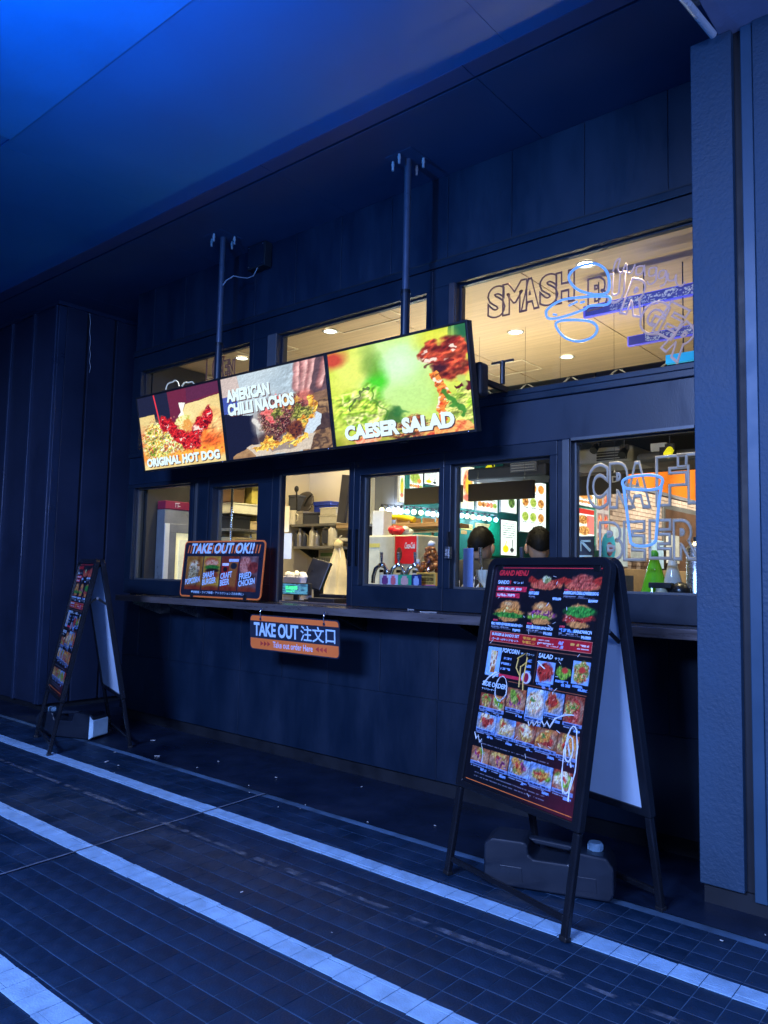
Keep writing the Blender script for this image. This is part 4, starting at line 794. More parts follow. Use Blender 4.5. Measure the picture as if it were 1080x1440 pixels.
nb = thing('notice_sheets', 'pale notices hanging at the left edge of the open window', 'notices'); a, b = aY(400, 750, 4.6), aY(409, 786, 4.6); MB().box(a.x-.04, b.x, 4.6, 4.606, b.z, a.z).build('sheet', mat('pale_blue_sheet', (.55, .65, .78), .5), nb); a, b = aY(399, 712, 4.62), aY(406, 748, 4.62); MB().box(a.x-.04, b.x, 4.62, 4.626, b.z, a.z).build('sheet', m_cr, nb); MB().box(a.x-.05, a.x-.04, 4.6, 4.63, 1.1, 2.2).build('post', m_grey, nb)
rdt = thing('red_note', 'small red note on the kitchen wall above the napkins', 'note'); a, b = aY(411, 780, 5.88), aY(417, 786, 5.88); MB().box(a.x, b.x, 5.885, 5.891, b.z, a.z).build('sheet', MATS['red_plastic'], rdt)
# left windows: fridge and storage rack
fr = thing('drinks_fridge', 'drinks fridge with maroon header behind the leftmost window', 'fridge', (-6.03, 3.97, .013)); m_fr = mat('fridge_white', (.20, .21, .24), .35)
MB().box(0, .12, 0, .62, 0, 1.828).build('cabinet', m_fr, fr, .006); MB().box(0, .125, 0, .62, 1.83, 1.905).build('header', mat('maroon', (.16, .015, .05), .4, emit=(.2, .01, .05), es=.25), fr, .006)
MB().box(.121, .135, .0, .05, .05, 1.70).build('door_edge', m_white, fr, .004); dr_ = MB().ring(.05, .60, .1, 1.70, .12, .54, .2, 1.62, -.135, -.1215); dr_.v = [(-v[1], v[0], v[2]) for v in dr_.v]; dr_.build('door_frame', m_fr, fr, .003)
MB().box(.1205, .123, .12, .54, .2, 1.62).build('lit_interior', mat('fridge_glow', (.8, .75, .5), .5, emit=(1, .86, .5), es=.55), fr); MB().box(.1235, .128, .16, .40, 1.2, 1.56).build('price_sheet', mat('fridge_sheet', (.8, .78, .6), .5, emit=(1, .92, .65), es=.3), fr)
q = MB().bar((.1, 0, 1.885), (.15, 0, 1.89), .001, .008).bar((.105, 0, 1.85), (.105, 0, 1.884), .008, .001).bar((.13, 0, 1.85), (.13, 0, 1.88), .008, .001).bar((.13, 0, 1.862), (.155, 0, 1.862), .001, .007); qo = q.build('emblem', m_white, fr); qo.location = (.127, 0, 0); qo.rotation_euler = (0, 0, R_(90))
rk = thing('storage_rack', 'steel storage rack behind the second window from the left', 'rack', (-6.04, 4.60, .013))
for z in (.5, 1.0, 1.45, 1.66, 2.1): MB().box(0, .40, -.1, .48, z, z+.022).build('rack_shelf', m_steel, rk, .002)
for x in (.01, .39):
    for y in (-.09, .47): MB().cyl((x, y, 0), (x, y, 2.2), .012, n=10).build('post', m_chrome, rk)
def rbox(lab, y, z, w, h, d, m, cat='box'):
    t = thing('storage_box', lab, cat, (-5.68-d/2, y, z), 0, 'boxes on the storage rack'); MB().box(-d/2, d/2, -w/2, w/2, 0, h*.86).build('carton', m, t, .004); MB().box(-d/2-.004, d/2+.004, -w/2-.004, w/2+.004, h*.865, h).build('lid', m, t, .003)
m_kr = mat('kraft_box', (.55, .42, .22), .6); m_yb = mat('yellow_box', (.75, .6, .12), .5)
zz = .013+1.682; rbox('black box low on the storage rack', 4.66, zz, .2, .12, .3, m_black); rbox('yellow striped tub at the right of the storage rack', 4.99, zz, .16, .14, .3, m_yb, 'tub'); rbox('flat kraft box in the middle of the storage rack', 4.84, zz, .14, .08, .3, m_kr); rbox('long pale carton lying across the rack boxes', 4.78, zz+.145, .50, .10, .3, m_cr, 'carton'); rbox('dark brown box upper left on the rack', 4.60, zz+.25, .16, .14, .3, mat('brown_box', (.16, .09, .04), .5)); rbox('clear tub with yellow contents upper right on the rack', 4.86, zz+.25, .18, .17, .3, m_yb, 'tub'); rbox('kraft carton behind the sign at rack height', 4.8, .013+1.474, .5, .13, .3, m_kr, 'carton')

# soda window: dispenser, taps, cards
sd = thing('soda_dispenser', 'pale soda dispenser with red drink logo panel', 'dispenser', (-3.66, 4.34, 1.087)); m_sd = mat('dispenser_shell', (.60, .56, .38), .4)
MB().box(-.20, .10, 0, .3, 0, .50).build('cabinet', m_sd, sd, .012); MB().box(-.16, -.03, -.006, -.0005, .13, .42).build('label_sheet', mat('label_cream', (.72, .66, .40), .5), sd); MB().box(-.16, -.03, -.008, -.0065, .41, .44).build('yellow_strip', m_yb, sd); MB().box(.105, .32, .0, .26, .20, .50).build('dispense_head', m_sd, sd, .01)
MB().box(.115, .31, -.004, -.0005, .29, .49).build('red_panel', mat('cola_red', (.75, .02, .025), .35), sd); q = MB(); text_add(q, 'Coca-Cola', .205, .40, .095, .045, .02, .35, .9, 0, -.0052); q.build('logo_lettering', m_white, sd); MB().ell((.155, -.003, .36), (.03, .003, .055), 12, 6).build('cup_print', mat('cola_brown', (.12, .04, .03), .4), sd)
for x in (.15, .21, .27): MB().cyl((x, -.03, .13), (x, -.03, .20), .012, n=10).build('nozzle', m_black, sd)
bx3 = thing('cup_sleeve', 'tall cream cup carton standing on the soda dispenser', 'carton', (-3.77, 4.4, 1.589)); MB().box(-.055, .055, 0, .1, 0, .19).build('carton', m_cr, bx3, .003)
for k, (x, y, s) in enumerate(((-3.66, 4.42, .0), (-3.63, 4.46, .0))):
    t = thing('red_cup_stack', ('red' if k == 0 else 'pale') + ' crumpled cloth on top of the soda dispenser', 'cloth', (x+.03*k, y, 1.59)); m_ = MB(); [m_.ell((random.uniform(-.05, .09), random.uniform(-.03, .03), .025+random.random()*.02), (.045, .035, .03), 10, 6, None, .3) for _ in range(6)]; m_.build('cloth_folds', MATS['cola_red'] if k == 0 else m_cr, t)
shf = thing('wood_shelf', 'wooden shelf with yellow pipe above the soda dispenser', 'shelf'); a, b = aY(527, 738, 4.75), aY(619, 737, 4.75); MB().box(a.x, b.x+.1, 4.72, 5.0, a.z-.03, a.z).build('board', m_woodb, shf, .003); MB().cyl((a.x+.1, 4.8, a.z-.06), (b.x+.1, 4.8, a.z-.06), .012, n=10).build('steel_rail', m_chrome, shf)
for x in (a.x+.65,): MB().cyl((x, 4.8, 1.09), (x, 4.8, a.z-.03), .016, n=10).build('post', m_chrome, shf)
yp = thing('yellow_pipe', 'yellow curved tube lying on the wooden shelf', 'tube'); MB().tube([aY(px, py, 4.8) for px, py in ((528, 731), (535, 729), (548, 727), (562, 727), (575, 729), (583, 731))], .022, 10).build('tube', mat('bright_yellow', (.9, .65, .02), .4), yp)
for k, px in enumerate((566, 604)):
    t = thing('wood_crate', ('left' if k == 0 else 'right') + ' small wooden box on the wooden shelf', 'box', aY(px, 737, 4.78)+Vector((0, 0, .002))); MB().ring(-.07, .07, 0, .05, -.06, .06, .01, .05, 0, .15).box(-.06, .06, .01, .14, .0005, .0095).build('box_sides', mat('box_wood', (.5, .33, .16), .6), t)
ct2 = thing('glass_case', 'glass display case behind the soda dispenser', 'case', aY(580, 790, 5.0)); MB().box(-.22, .2, 0, .25, -.02, .28).build('glass_box', glass_mat('case_glass', (.75, .88, .82), 1.0), ct2); MB().bar((-.22, 0, .28), (.2, 0, .28), .014).bar((-.22, 0, -.02), (.2, 0, -.02), .014).bar((-.22, 0, -.02), (-.22, 0, .28), .014).bar((.2, 0, -.02), (.2, 0, .28), .014).build('edge_frame', m_chrome, ct2)
for k, (px, lab) in enumerate(((536, 'left'), (560, 'middle'), (583, 'right'))):
    p = aY(px, 800, 4.08); t = thing('beer_tap', lab+' chrome arched beer tap in the soda window', 'tap', (p.x, 4.08, 1.087), 0, 'beer taps'); MB().cyl((0, .05, 0), (0, .05, .24), .018, n=14).tube([(.035, .03, .12), (.036, .03, .22), (.02, .015, .265), (-.012, .0, .275), (-.04, -.012, .25), (-.052, -.02, .20), (-.054, -.022, .15)], .0145, 12).build('spout', m_chrome, t)
    MB().tube([(.005, .0, .27), (.006, -.004, .32), (.008, -.008, .365)], [.006, .009, .011], 10).build('tap_handle', m_steel, t); MB().lathe([(.022, .262), (.026, .27), (.02, .29)], (.005, .0, 0), 14).build('tap_collar', m_chrome, t); MB().bar((-.05, .05, .235), (.05, .05, .235), .02).build('cross_pipe', m_chrome, t)
CARDS = [((534, 549), (.75, .75, .8), 'white card with dark emblem below the left beer tap', (.2, .05, .2)), ((547, 559), (.55, .62, .9), 'pale blue and red card beside the white card', (.75, .15, .2)), ((560, 578), (.03, .42, .22), 'green card below the middle beer tap', (.75, .4, .4)), ((579, 592), (.015, .03, .16), 'navy card beside the popcorn bucket', (.35, .45, .8))]
for k, ((p0, p1), c_, lab, c2) in enumerate(CARDS):
    Y = 4.0-.008*k; a, b = aY(p0, 808, Y), aY(p1, 824, Y); t = thing('beer_card', lab, 'card', ((a.x+b.x)/2, Y, 1.087), 0, 'beer name cards'); w2 = (b.x-a.x)/2; MB().box(-w2, w2, 0, .006, 0, a.z-1.087).build('card', mat('card%d' % k, c_, .4), t); MB().box(-w2*.55, w2*.55, -.0015, -.0003, .15, .19).box(-w2*.35, w2*.35, -.0025, -.0017, .13, .205).build('printed_emblem', mat('cardp%d' % k, c2, .4), t); MB().box(-w2, w2, .0065, .06, 0, .01).build('foot', m_black, t)
pb = thing('popcorn_bucket', 'bag of brown popcorn with yellow label in the soda window', 'popcorn', (-3.045, 4.04, 1.087)); MB().box(-.075, .085, 0, .12, 0, .23).build('yellow_label_box', mat('label_orange', (.75, .45, .1), .5), pb, .006); MB().box(-.075, .085, -.003, -.0005, .125, .15).build('pink_strip', mat('pinkstrip', (.7, .1, .3), .5), pb); q = CV(70, 36, (205, 160, 75)); [q.dash(.06, v_, .94, hh_, (50, 30, 20)) for v_, hh_ in ((.2, .22), (.55, .34), (.88, .12))]; panel('printed_characters', q, .145, .07, MATS['note_print'], pb, -.001, -.068, .155)
kn = MB()
for _ in range(120):
    a_ = random.random(); r_ = .085*(1-a_*.75); kn.ell((random.uniform(-r_, r_)+.005, .06+random.uniform(-r_, r_)*.7, .24+a_*.15), random.uniform(.012, .018), 7, 5, None, .5)
stuff(kn.build('popcorn_kernels', mat('caramel', (.30, .09, .02), .35, 0, .7, 25), pb)); MB().lathe([(.09, .232), (.082, .30), (.02, .40), (.012, .42)], (.005, .06, 0), 16).build('clear_bag', glass_mat('bag_film', (.95, .93, .9), 1.2), pb); MB().ell((.005, .06, .42), (.03, .02, .02), 8, 6, None, .4).build('bag_knot', m_white, pb)
bt = thing('blue_bottle', 'blue plastic bottle behind the cards', 'bottle', (aY(588, 800, 4.2).x, 4.2, 1.087)); MB().lathe([(.035, 0), (.035, .22), (.02, .25), (.015, .3)], n=14).build('bottle_body', mat('pale_blue_plastic', (.35, .42, .75), .3), bt); MB().lathe([(.018, .3005), (.018, .32)], n=12).build('cap', m_white, bt)
# staff window: plastic sheet, sundae glass
bs = thing('blue_sheet', 'upright blue plastic sheet at the left of the staff window', 'sheet', (-2.66, 3.97, 1.087)); MB().box(-.038, .034, 0, .01, 0, .385).build('sheet', mat('blue_sheet', (.22, .32, .72), .4, 0, .1, 5, emit=(.1, .15, .4), es=.1), bs, .002); MB().box(-.05, .05, -.02, .04, -.0, .012).build('foot', m_white, bs)
sg = thing('sundae_glass', 'fluted glass cup standing on a white dish', 'glass', (-2.62, 4.1, 1.205)); mg = mat('frosted_glass', (.62, .60, .52), .15, 0, .1, 20); MB().lathe([(.035, 0), (.03, .008), (.01, .018), (.012, .03), (.035, .06), (.053, .10), (.055, .135)], n=14, cap=False).build('cup', mg, sg)
for k in range(14): a_ = 2*math.pi*k/14; MB().tube([(.034*math.cos(a_), .034*math.sin(a_), .058), (.054*math.cos(a_), .054*math.sin(a_), .10), (.056*math.cos(a_), .056*math.sin(a_), .135)], .0032, 5).build('flute', mg, sg)
ds = thing('dish_stand', 'white dish stack under the fluted glass', 'dishes', (-2.62, 4.1, 1.087))
for k in range(5): MB().lathe([(.03, .0), (.085, .012), (.09, .018), (.03, .012)], (0, 0, k*.0205), 20).build('dish', m_white, ds)
for k, (px, lab) in enumerate(((677, 'chrome tap with steel handle behind the fluted glass'), (641, 'dark tap handle at the left edge of the staff window'), (735, 'slim dark tap handle left of the second staff member'))):
    p = aY(px, 790, 4.25); t = thing('beer_tap', lab, 'tap', (p.x, 4.25, 1.087), 0, 'beer taps by the staff'); MB().cyl((0, 0, 0), (0, 0, .27), .016, n=12).build('column', m_chrome, t); MB().tube([(0, 0, .27), (0, -.01, .33), (0, -.015, .40)], [.009, .012, .014], 10).build('tap_handle', m_steel if k == 0 else m_dk, t); MB().tube([(0, 0, .22), (0, -.05, .23), (0, -.06, .19)], .009, 8).build('spout', m_chrome, t)
# craft beer window: bottles and bar gear
gb = thing('green_bottle', 'large bright green cone shaped bottle on the counter', 'bottle', (-1.55, 4.1, 1.087)); gb.scale = (.82, .82, .93); mgr = mat('green_glass', (.10, .42, .02), .15, 0, .1, 6, coat=.4); MB().lathe([(.095, 0), (.098, .02), (.095, .13), (.045, .30), (.028, .345), (.024, .36)], n=22).build('bottle_body', mgr, gb); MB().lathe([(.026, .3605), (.026, .385), (.012, .40)], n=14).build('cap', mat('green_cap', (.04, .3, .03), .4), gb); MB().tube([(.012*math.sin(k_*1.9)+.02*k_/12-.01, -.088+.0042*k_, .10+.017*k_) for k_ in range(13)], .004, 6).build('script_stroke', m_white, gb)
gj = thing('glass_jar', 'round glass jar with black lid beside the green bottle', 'jar', (-1.475, 4.0, 1.087)); MB().lathe([(.05, 0), (.065, .03), (.06, .12), (.03, .155), (.028, .17)], n=18).build('jar_body', mat('cloudy_glass', (.5, .46, .32), .12, 0, .1, 6), gj); MB().box(-.06, .06, -.03, .03, .171, .20).build('lid', m_black, gj, .004)
sb = thing('siphon', 'glass coffee siphon with black funnel on the counter', 'siphon', (-1.435, 4.05, 1.087)); MB().lathe([(.018, .0), (.022, .1), (.05, .165)], n=16).build('funnel', m_black, sb); MB().lathe([(.042, .166), (.044, .21), (.03, .27), (.018, .33)], n=16, cap=False).build('glass', mat('clear_glass', (.55, .55, .5), .08), sb)
orb = thing('black_jug', 'small round black jug beside the siphon', 'jug', (-1.385, 4.02, 1.087)); MB().ell((0, 0, .155), (.05, .05, .05), 16, 10).lathe([(.02, 0), (.03, .06), (.02, .11)], n=14).build('jug_body', m_black, orb); MB().ell((.045, -.01, .125), .02, 10, 6).build('silver_foot', m_chrome, orb)
ur = thing('steel_urn', 'tall steel urn at the right edge of the craft beer window', 'urn', (-1.33, 4.1, 1.087)); MB().lathe([(.05, 0), (.05, .38), (.035, .40), (.01, .42)], n=20).build('urn_body', m_steel, ur); MB().lathe([(.015, .4205), (.015, .44)], n=10).build('knob', m_black, ur)
pd = thing('point_of_sale_panel', 'pale blue papers pinned under the brick wall', 'papers'); a, b = aX(858, 740, WX+.3), aX(940, 800, WX+.3)
for k in range(4): y = a.y+k*.75; MB().box(WX+.3, WX+.306, y, y+.62, b.z+.1*(k % 2), a.z-.06*(k % 3)).build('sheet', mat('pinned%d' % k, [(.55, .68, .8), (.62, .7, .75), (.4, .6, .8), (.7, .7, .65)][k], .6), pd)
cy = thing('cyan_disc', 'bright cyan disc behind the letter B of beer', 'disc', aX(855, 770, WX+.35)); MB().cyl((0, 0, 0), (.02, 0, 0), .22, n=24).build('disc', mat('cyan', (.05, .45, .7), .5), cy); MB().cyl((.0205, 0, -.02), (.03, 0, -.02), .1, n=20).build('inner_ring', mat('cyan_dark', (.25, .1, .2), .5), cy)
sgn = thing('arrow_sign', 'dark little sign with pale arrow at the lower left of the craft window', 'sign', aY(824, 775, 4.3)); MB().box(-.05, .05, 0, .01, -.12, .09).build('board', m_dk, sgn, .002); MB().bar((-.03, -.002, .06), (.03, -.002, .06), .004, .012).bar((-.03, -.002, .06), (-.03, -.002, .0), .012, .004).bar((-.028, -.002, .058), (.03, -.002, .0), .004, .014).bar((-.04, -.002, -.03), (.04, -.002, -.03), .004, .01).build('arrow', mat('pale_cyan', (.5, .75, .85), .5), sgn); MB().box(-.01, .01, .002, .012, -.45, -.1205).build('post', m_dk, sgn)
bxw = thing('brown_cabinet', 'wooden cabinet with dark windows below the papers', 'cabinet'); a, b = aX(890, 800, WX+.5), aX(965, 836, WX+.5); MB().box(WX+.1, WX+.5, a.y-1, b.y+1.5, .02, a.z).build('cabinet_body', mat('cabinet_wood', (.45, .30, .16), .5), bxw, .01)
for k in range(4): MB().box(WX+.501, WX+.51, a.y-.4+k*.9, a.y+.0+k*.9, a.z-.35, a.z-.1).build('dark_window', m_dk, bxw)

# ---- neon and outline lettering behind the glass
GYN = 3.905
m_brown = mat('faint_glow_tube', (.16, .09, .075), .7, spec=.1, emit=(.20, .10, .08), es=.25); m_lil = mat('lilac_tube', (.50, .38, .40), .5, spec=.2, emit=(.60, .42, .45), es=.42); m_neon = mat('blue_neon', (.2, .4, .8), .3, emit=(.16, .36, .9), es=.75); m_gtube = mat('grey_tube', (.34, .32, .32), .35, emit=(.30, .27, .27), es=.35)  # brown and grey tubes have a faint glow put into their colour
nb1 = thing('neon_lettering', 'outlined smash burger neon lettering in the right transom window', 'neon sign')
def letter(ch, px, py, hpx, m, parent, r=.0055, ws=.8, rot=0, bold=.055):
    p = aY(px, py, GYN); h = abs(aY(px, py-hpx, GYN).z-p.z); mb = MB(); text_tubes(mb, ch, 0, 0, h*ws, h, r, rot, 0, bold); o = mb.build('letter', m, parent); o.location = p; return o
for ch, px, py in (('S', 686, 449), ('M', 707, 444), ('A', 733, 438), ('S', 759, 432), ('H', 782, 428)): letter(ch, px, py, 43, m_brown, nb1, .0055, .62 if ch != 'M' else .85)
letter('B', 827, 437, 44, m_brown, nb1, .0055, .62)
letter('U', 853, 427, 40, m_lil, nb1, .006, .6, R_(-4)); letter('R', 872, 440, 48, m_lil, nb1, .006, .65, R_(-22)); letter('G', 893, 462, 44, m_lil, nb1, .006, .75, R_(-30)); letter('E', 918, 465, 44, m_lil, nb1, .006, .7, R_(-36)); letter('R', 930, 489, 46, m_lil, nb1, .006, .7, R_(-48))
def neon(pxs, m, parent, name='neon_tube', r=.0075, closed=False, sub=4):
    P = [Vector(aY(x, y, GYN-.02)) for x, y in pxs]; out = []; n = len(P)
    for i in range(n if closed else n-1):
        p0, p1, p2, p3 = (P[(i-1) % n] if closed or i else P[i]), P[i], P[(i+1) % n], (P[(i+2) % n] if closed or i < n-2 else P[(i+1) % n])
        for k in range(sub):
            t = k/sub; out.append(.5*((2*p1) + (p2-p0)*t + (2*p0-5*p1+4*p2-p3)*t*t + (3*p1-p0-3*p2+p3)*t**3))
    if not closed: out.append(P[-1])
    return MB().tube(out, r, 8, closed=closed).build(name, m, parent)
nb2 = thing('burger_neon', 'light blue neon outline of a burger between smash and burger', 'neon sign')
neon([(800, 392), (806, 380), (820, 373), (838, 371), (852, 380), (857, 396), (854, 411), (836, 414), (812, 407)], m_neon, nb2, closed=True)
neon([(768, 440), (772, 433), (790, 422), (818, 418), (845, 417), (858, 418), (854, 428), (830, 430), (820, 436), (790, 446), (772, 448)], m_neon, nb2, closed=True); neon([(782, 454), (800, 450), (830, 452), (840, 462), (833, 474), (815, 480), (797, 476), (786, 466)], m_neon, nb2, closed=True)
for s in ([(800, 430), (812, 424)], [(816, 426), (822, 424)], [(778, 442), (783, 443)]): neon(s, m_neon, nb2, 'neon_dash', .006)
nb3 = thing('script_neon', 'lilac script neon word above the burger letters', 'neon sign')
neon([(862, 382), (866, 368), (872, 364), (869, 378), (874, 384), (881, 370), (882, 382), (888, 384), (893, 372)], m_lil, nb3, 'script_stroke', .0045); neon([(904, 374), (896, 376), (895, 386), (903, 384), (906, 373), (907, 388)], m_lil, nb3, 'script_stroke', .0045); neon([(922, 376), (914, 378), (913, 388), (921, 386), (923, 376), (922, 394), (914, 400), (910, 396)], m_lil, nb3, 'script_stroke', .0045); neon([(935, 380), (928, 382), (927, 391), (934, 389), (937, 380), (936, 398), (928, 403)], m_lil, nb3, 'script_stroke', .0045); neon([(940, 384), (940, 394), (948, 394), (951, 386), (951, 398), (958, 402), (964, 396)], m_lil, nb3, 'script_stroke', .0045)
cb_ = thing('beer_lettering', 'grey outlined craft beer lettering in the right lower window', 'neon sign')
for ch, px, py, h, ws in (('C', 826, 715, 60, .5), ('R', 858, 714, 62, .55), ('A', 880, 714, 62, .55), ('F', 924, 711, 68, .6), ('T', 954, 708, 68, .6), ('B', 844, 788, 53, .62), ('E', 878, 787, 53, .55), ('E', 914, 785, 53, .55), ('R', 948, 786, 54, .6)): letter(ch, px, py, h, m_gtube, cb_, .008, ws)
bg_ = thing('beer_glass_neon', 'blue neon outline of a beer glass among the craft beer letters', 'neon sign')
neon([(876, 682), (877, 675), (890, 670), (915, 668), (930, 672), (931, 680), (925, 687), (905, 689), (882, 687)], m_neon, bg_, closed=True, r=.008); neon([(877, 685), (881, 715), (886, 755), (888, 764), (898, 768), (912, 767), (921, 762), (923, 752), (926, 715), (930, 684)], m_neon, bg_, r=.008)
ck = thing('chicken_lettering', 'dim outlined lettering in the left transom window', 'neon sign')
for ch, px in (('I', 290), ('C', 298), ('K', 305), ('E', 313), ('N', 320)): letter(ch, px, 534, 30 if px < 310 else 26, m_brown, ck, .006, .55)
wn = thing('white_outline_drawing', 'small white outline drawing low in the left transom window', 'neon sign'); m_wl = mat('white_tube', (.7, .72, .74), .4, emit=(.7, .75, .8), es=.35)
neon([(233, 548), (236, 540), (243, 537), (246, 535), (250, 537), (252, 543)], m_wl, wn, r=.006); neon([(256, 543), (260, 538), (265, 538), (270, 537), (273, 540)], m_wl, wn, r=.006)
# ---- LED tickers under the wood ceiling
for k, (q, txt, lab, col) in enumerate((((820, 447, 1000, 405, .055), 'x', 'upper blue ticker display with white characters under the wood ceiling', (.12, .12, .9)), ((882, 487, 1000, 452, .045), 'x', 'lower blue ticker display with white characters behind the burger letters', (.14, .13, .9)), ((936, 512, 1000, 496, .04), '', 'short cyan ticker display at the right end of the transom', (.02, .45, .85)))):
    a, b = aY(q[0], q[1], 4.5), aY(q[2], q[3], 4.5); t = thing('ticker_display', lab, 'display', (a.x, 4.5, a.z), 0, 'ticker displays'); w = b.x-a.x
    MB().box(0, w, 0, .03, 0, q[4]*1.35).build('housing', mat('tick%d' % k, col, .4, emit=col, es=.5), t, .002); MB().cyl((.1, .015, q[4]*1.35), (.1, .015, 3.19-a.z), .004, n=6).cyl((w-.1, .015, q[4]*1.35), (w-.1, .015, 3.19-a.z), .004, n=6).build('suspension_rods', m_black, t)
    if txt:
        cvs = CV(220, 16, tuple(int(255*min(1, (v*.5)**.45)) for v in col)); z = np.random.RandomState(k+5).rand(8, 110); z = (np.kron(z, np.ones((2, 2))) > .52).astype(float); gate = (vnoise(16, 220, 14, k+8) > .47).astype(float)*(cvs.U > .22)*(abs(cvs.V-.5) < .42)
        cvs.mix(z*gate, (225, 228, 255)); panel('characters', cvs, w*.96, q[4]*1.15, print_mat('led_face', es=.6, coat=0), t, -.001, w*.02, q[4]*.1)

# ---- staff
def skin_mesh(verts, edges, radii, sub=2):
    me = bpy.data.meshes.new('skin'); me.from_pydata(verts, edges, []); o = bpy.data.objects.new('skin', me); COL.objects.link(o)
    md = o.modifiers.new('s', 'SKIN'); md.use_smooth_shade = True
    for i, r in enumerate(radii): me.skin_vertices[0].data[i].radius = (r, r) if not isinstance(r, tuple) else r
    me.skin_vertices[0].data[0].use_root = True; ss = o.modifiers.new('u', 'SUBSURF'); ss.levels = sub; ss.render_levels = sub
    bpy.context.view_layer.update(); r = bpy.data.meshes.new_from_object(o.evaluated_get(bpy.context.evaluated_depsgraph_get())); bpy.data.objects.remove(o); return r
m_skin = mat('skin', (.52, .30, .19), .5, 0, .08, 8); m_hair = mat('dark_hair', (.0022, .002, .002), .6, 0, .3, 30, spec=.12); m_trous = mat('dark_trousers', (.02, .02, .025), .8)
def person(loc, rz, h, shirt, label, lettering, turn=0, hairm=None):
    k = h/1.70; t = thing('person', label, 'person', loc, rz, 'staff behind the counter'); V, E, Rr = [], [], []
    def v(x, y, z, r, par=None): V.append((x*k, y*k, z*k)); Rr.append(r*k if not isinstance(r, tuple) else tuple(q*k for q in r)); (E.append((par, len(V)-1)) if par is not None else None); return len(V)-1
    pel = v(0, 0, .93, (.15, .11)); wa = v(0, 0, 1.08, (.135, .10), pel); ch = v(0, .0, 1.27, (.155, .11), wa); nb_ = v(0, -.01, 1.42, (.10, .075), ch); nk = v(0, -.005, 1.475, .056, nb_)
    for s in (-1, 1):
        sh = v(s*.17, -.01, 1.39, .062, nb_); el = v(s*.235, .03, 1.13, .045, sh); wr = v(s*.20, .22, 1.02, .030, el); pa = v(s*.19, .29, 1.01, (.034, .022), wr)
        for f in range(4): b_ = v(s*(.19-.024+f*.016), .335, 1.01, .010, pa); v(s*(.19-.026+f*.017), .36+.01*(f in (1, 2)), .99, .008, b_)
        th = v(s*.16, .30, 1.005, .011, pa); v(s*.145, .325, 1.0, .009, th)
        hp = v(s*.09, 0, .86, .088, pel); kn_ = v(s*.10, .015, .48, .056, hp); an = v(s*.10, -.01, .09, .040, kn_); v(s*.11, .12, .04, .038, an)
    me = skin_mesh(V, E, Rr)
    # head joined into the same mesh
    bm = bmesh.new(); bm.from_mesh(me); hd = bmesh.ops.create_uvsphere(bm, u_segments=24, v_segments=16, radius=1)['verts']
    Mh = Matrix.Translation((0, .012*k, 1.572*k)) @ Matrix.Rotation(turn, 4, 'Z') @ Matrix.Scale(1.12, 4)
    for q in hd:
        x, y, z = q.co; y2 = y*.098 + (.012 if y > .3 and z < 0 else 0); wd = .076*(1-.22*max(0, -z)); q.co = Mh @ Vector((x*wd*k, y2*k*(1-.12*max(0, -z)), z*.118*k))
    def lump(c, r):
        for q in bmesh.ops.create_uvsphere(bm, u_segments=10, v_segments=8, radius=1)['verts']: q.co = Mh @ Vector(((c[0]+q.co.x*r[0])*k, (c[1]+q.co.y*r[1])*k, (c[2]+q.co.z*r[2])*k))
    for s in (-1, 1): lump((s*.084, -.012, -.014), (.013, .020, .034))
    lump((0, .106, -.022), (.014, .018, .022)); lump((0, .094, -.066), (.024, .010, .007)); lump((0, .085, -.098), (.025, .016, .015))
    for f in bm.faces: f.smooth = True
    bm.to_mesh(me); bm.free(); link_mesh('body', me, m_skin, t)
    # T-shirt, trousers, hair
    V, E, Rr = [], [], []
    a_ = v(0, 0, .86, (.20, .15)); b_ = v(0, 0, 1.08, (.19, .145), a_); c_ = v(0, 0, 1.27, (.21, .15), b_); d_ = v(0, -.008, 1.43, (.15, .105), c_); v(0, -.006, 1.49, (.086, .085), d_)
    for s in (-1, 1): sh = v(s*.185, -.01, 1.39, .098, d_); v(s*.235, .02, 1.19, .085, sh)
    link_mesh('t_shirt', skin_mesh(V, E, Rr), shirt, t)
    V, E, Rr = [], [], []; a_ = v(0, 0, .92, (.165, .12))
    for s in (-1, 1): hp = v(s*.092, 0, .84, .10, a_); kn_ = v(s*.10, .012, .48, .072, hp); v(s*.10, -.01, .10, .060, kn_)
    link_mesh('trousers', skin_mesh(V, E, Rr), m_trous, t)
    hm = MB(); rr = random.Random(int(h*1000))
    vs = []; fs = []; n, m_ = 40, 16
    for i in range(m_+1):
        p = math.pi*.56*i/m_
        for j in range(n):
            th = 2*math.pi*j/n; front = max(0, math.sin(th)); pp_ = p*(1-.42*front**1.5-.16*abs(math.cos(th))**3+.07*max(0, -math.sin(th))**4); jt = 1 + .05*math.sin(j*3.1+i*1.7)*math.sin(i*.9) + (rr.random()-.5)*.05
            vs.append(Mh @ Vector((.087*math.sin(pp_)*math.cos(th)*jt*k, (.108*math.sin(pp_)*math.sin(th)*jt-.006)*k, (.128*math.cos(pp_)*jt+.006)*k)))
    for i in range(m_):
        for j in range(n): fs.append((i*n+j, (i+1)*n+j, (i+1)*n+(j+1) % n, i*n+(j+1) % n))
    hm.add(vs, fs, True)
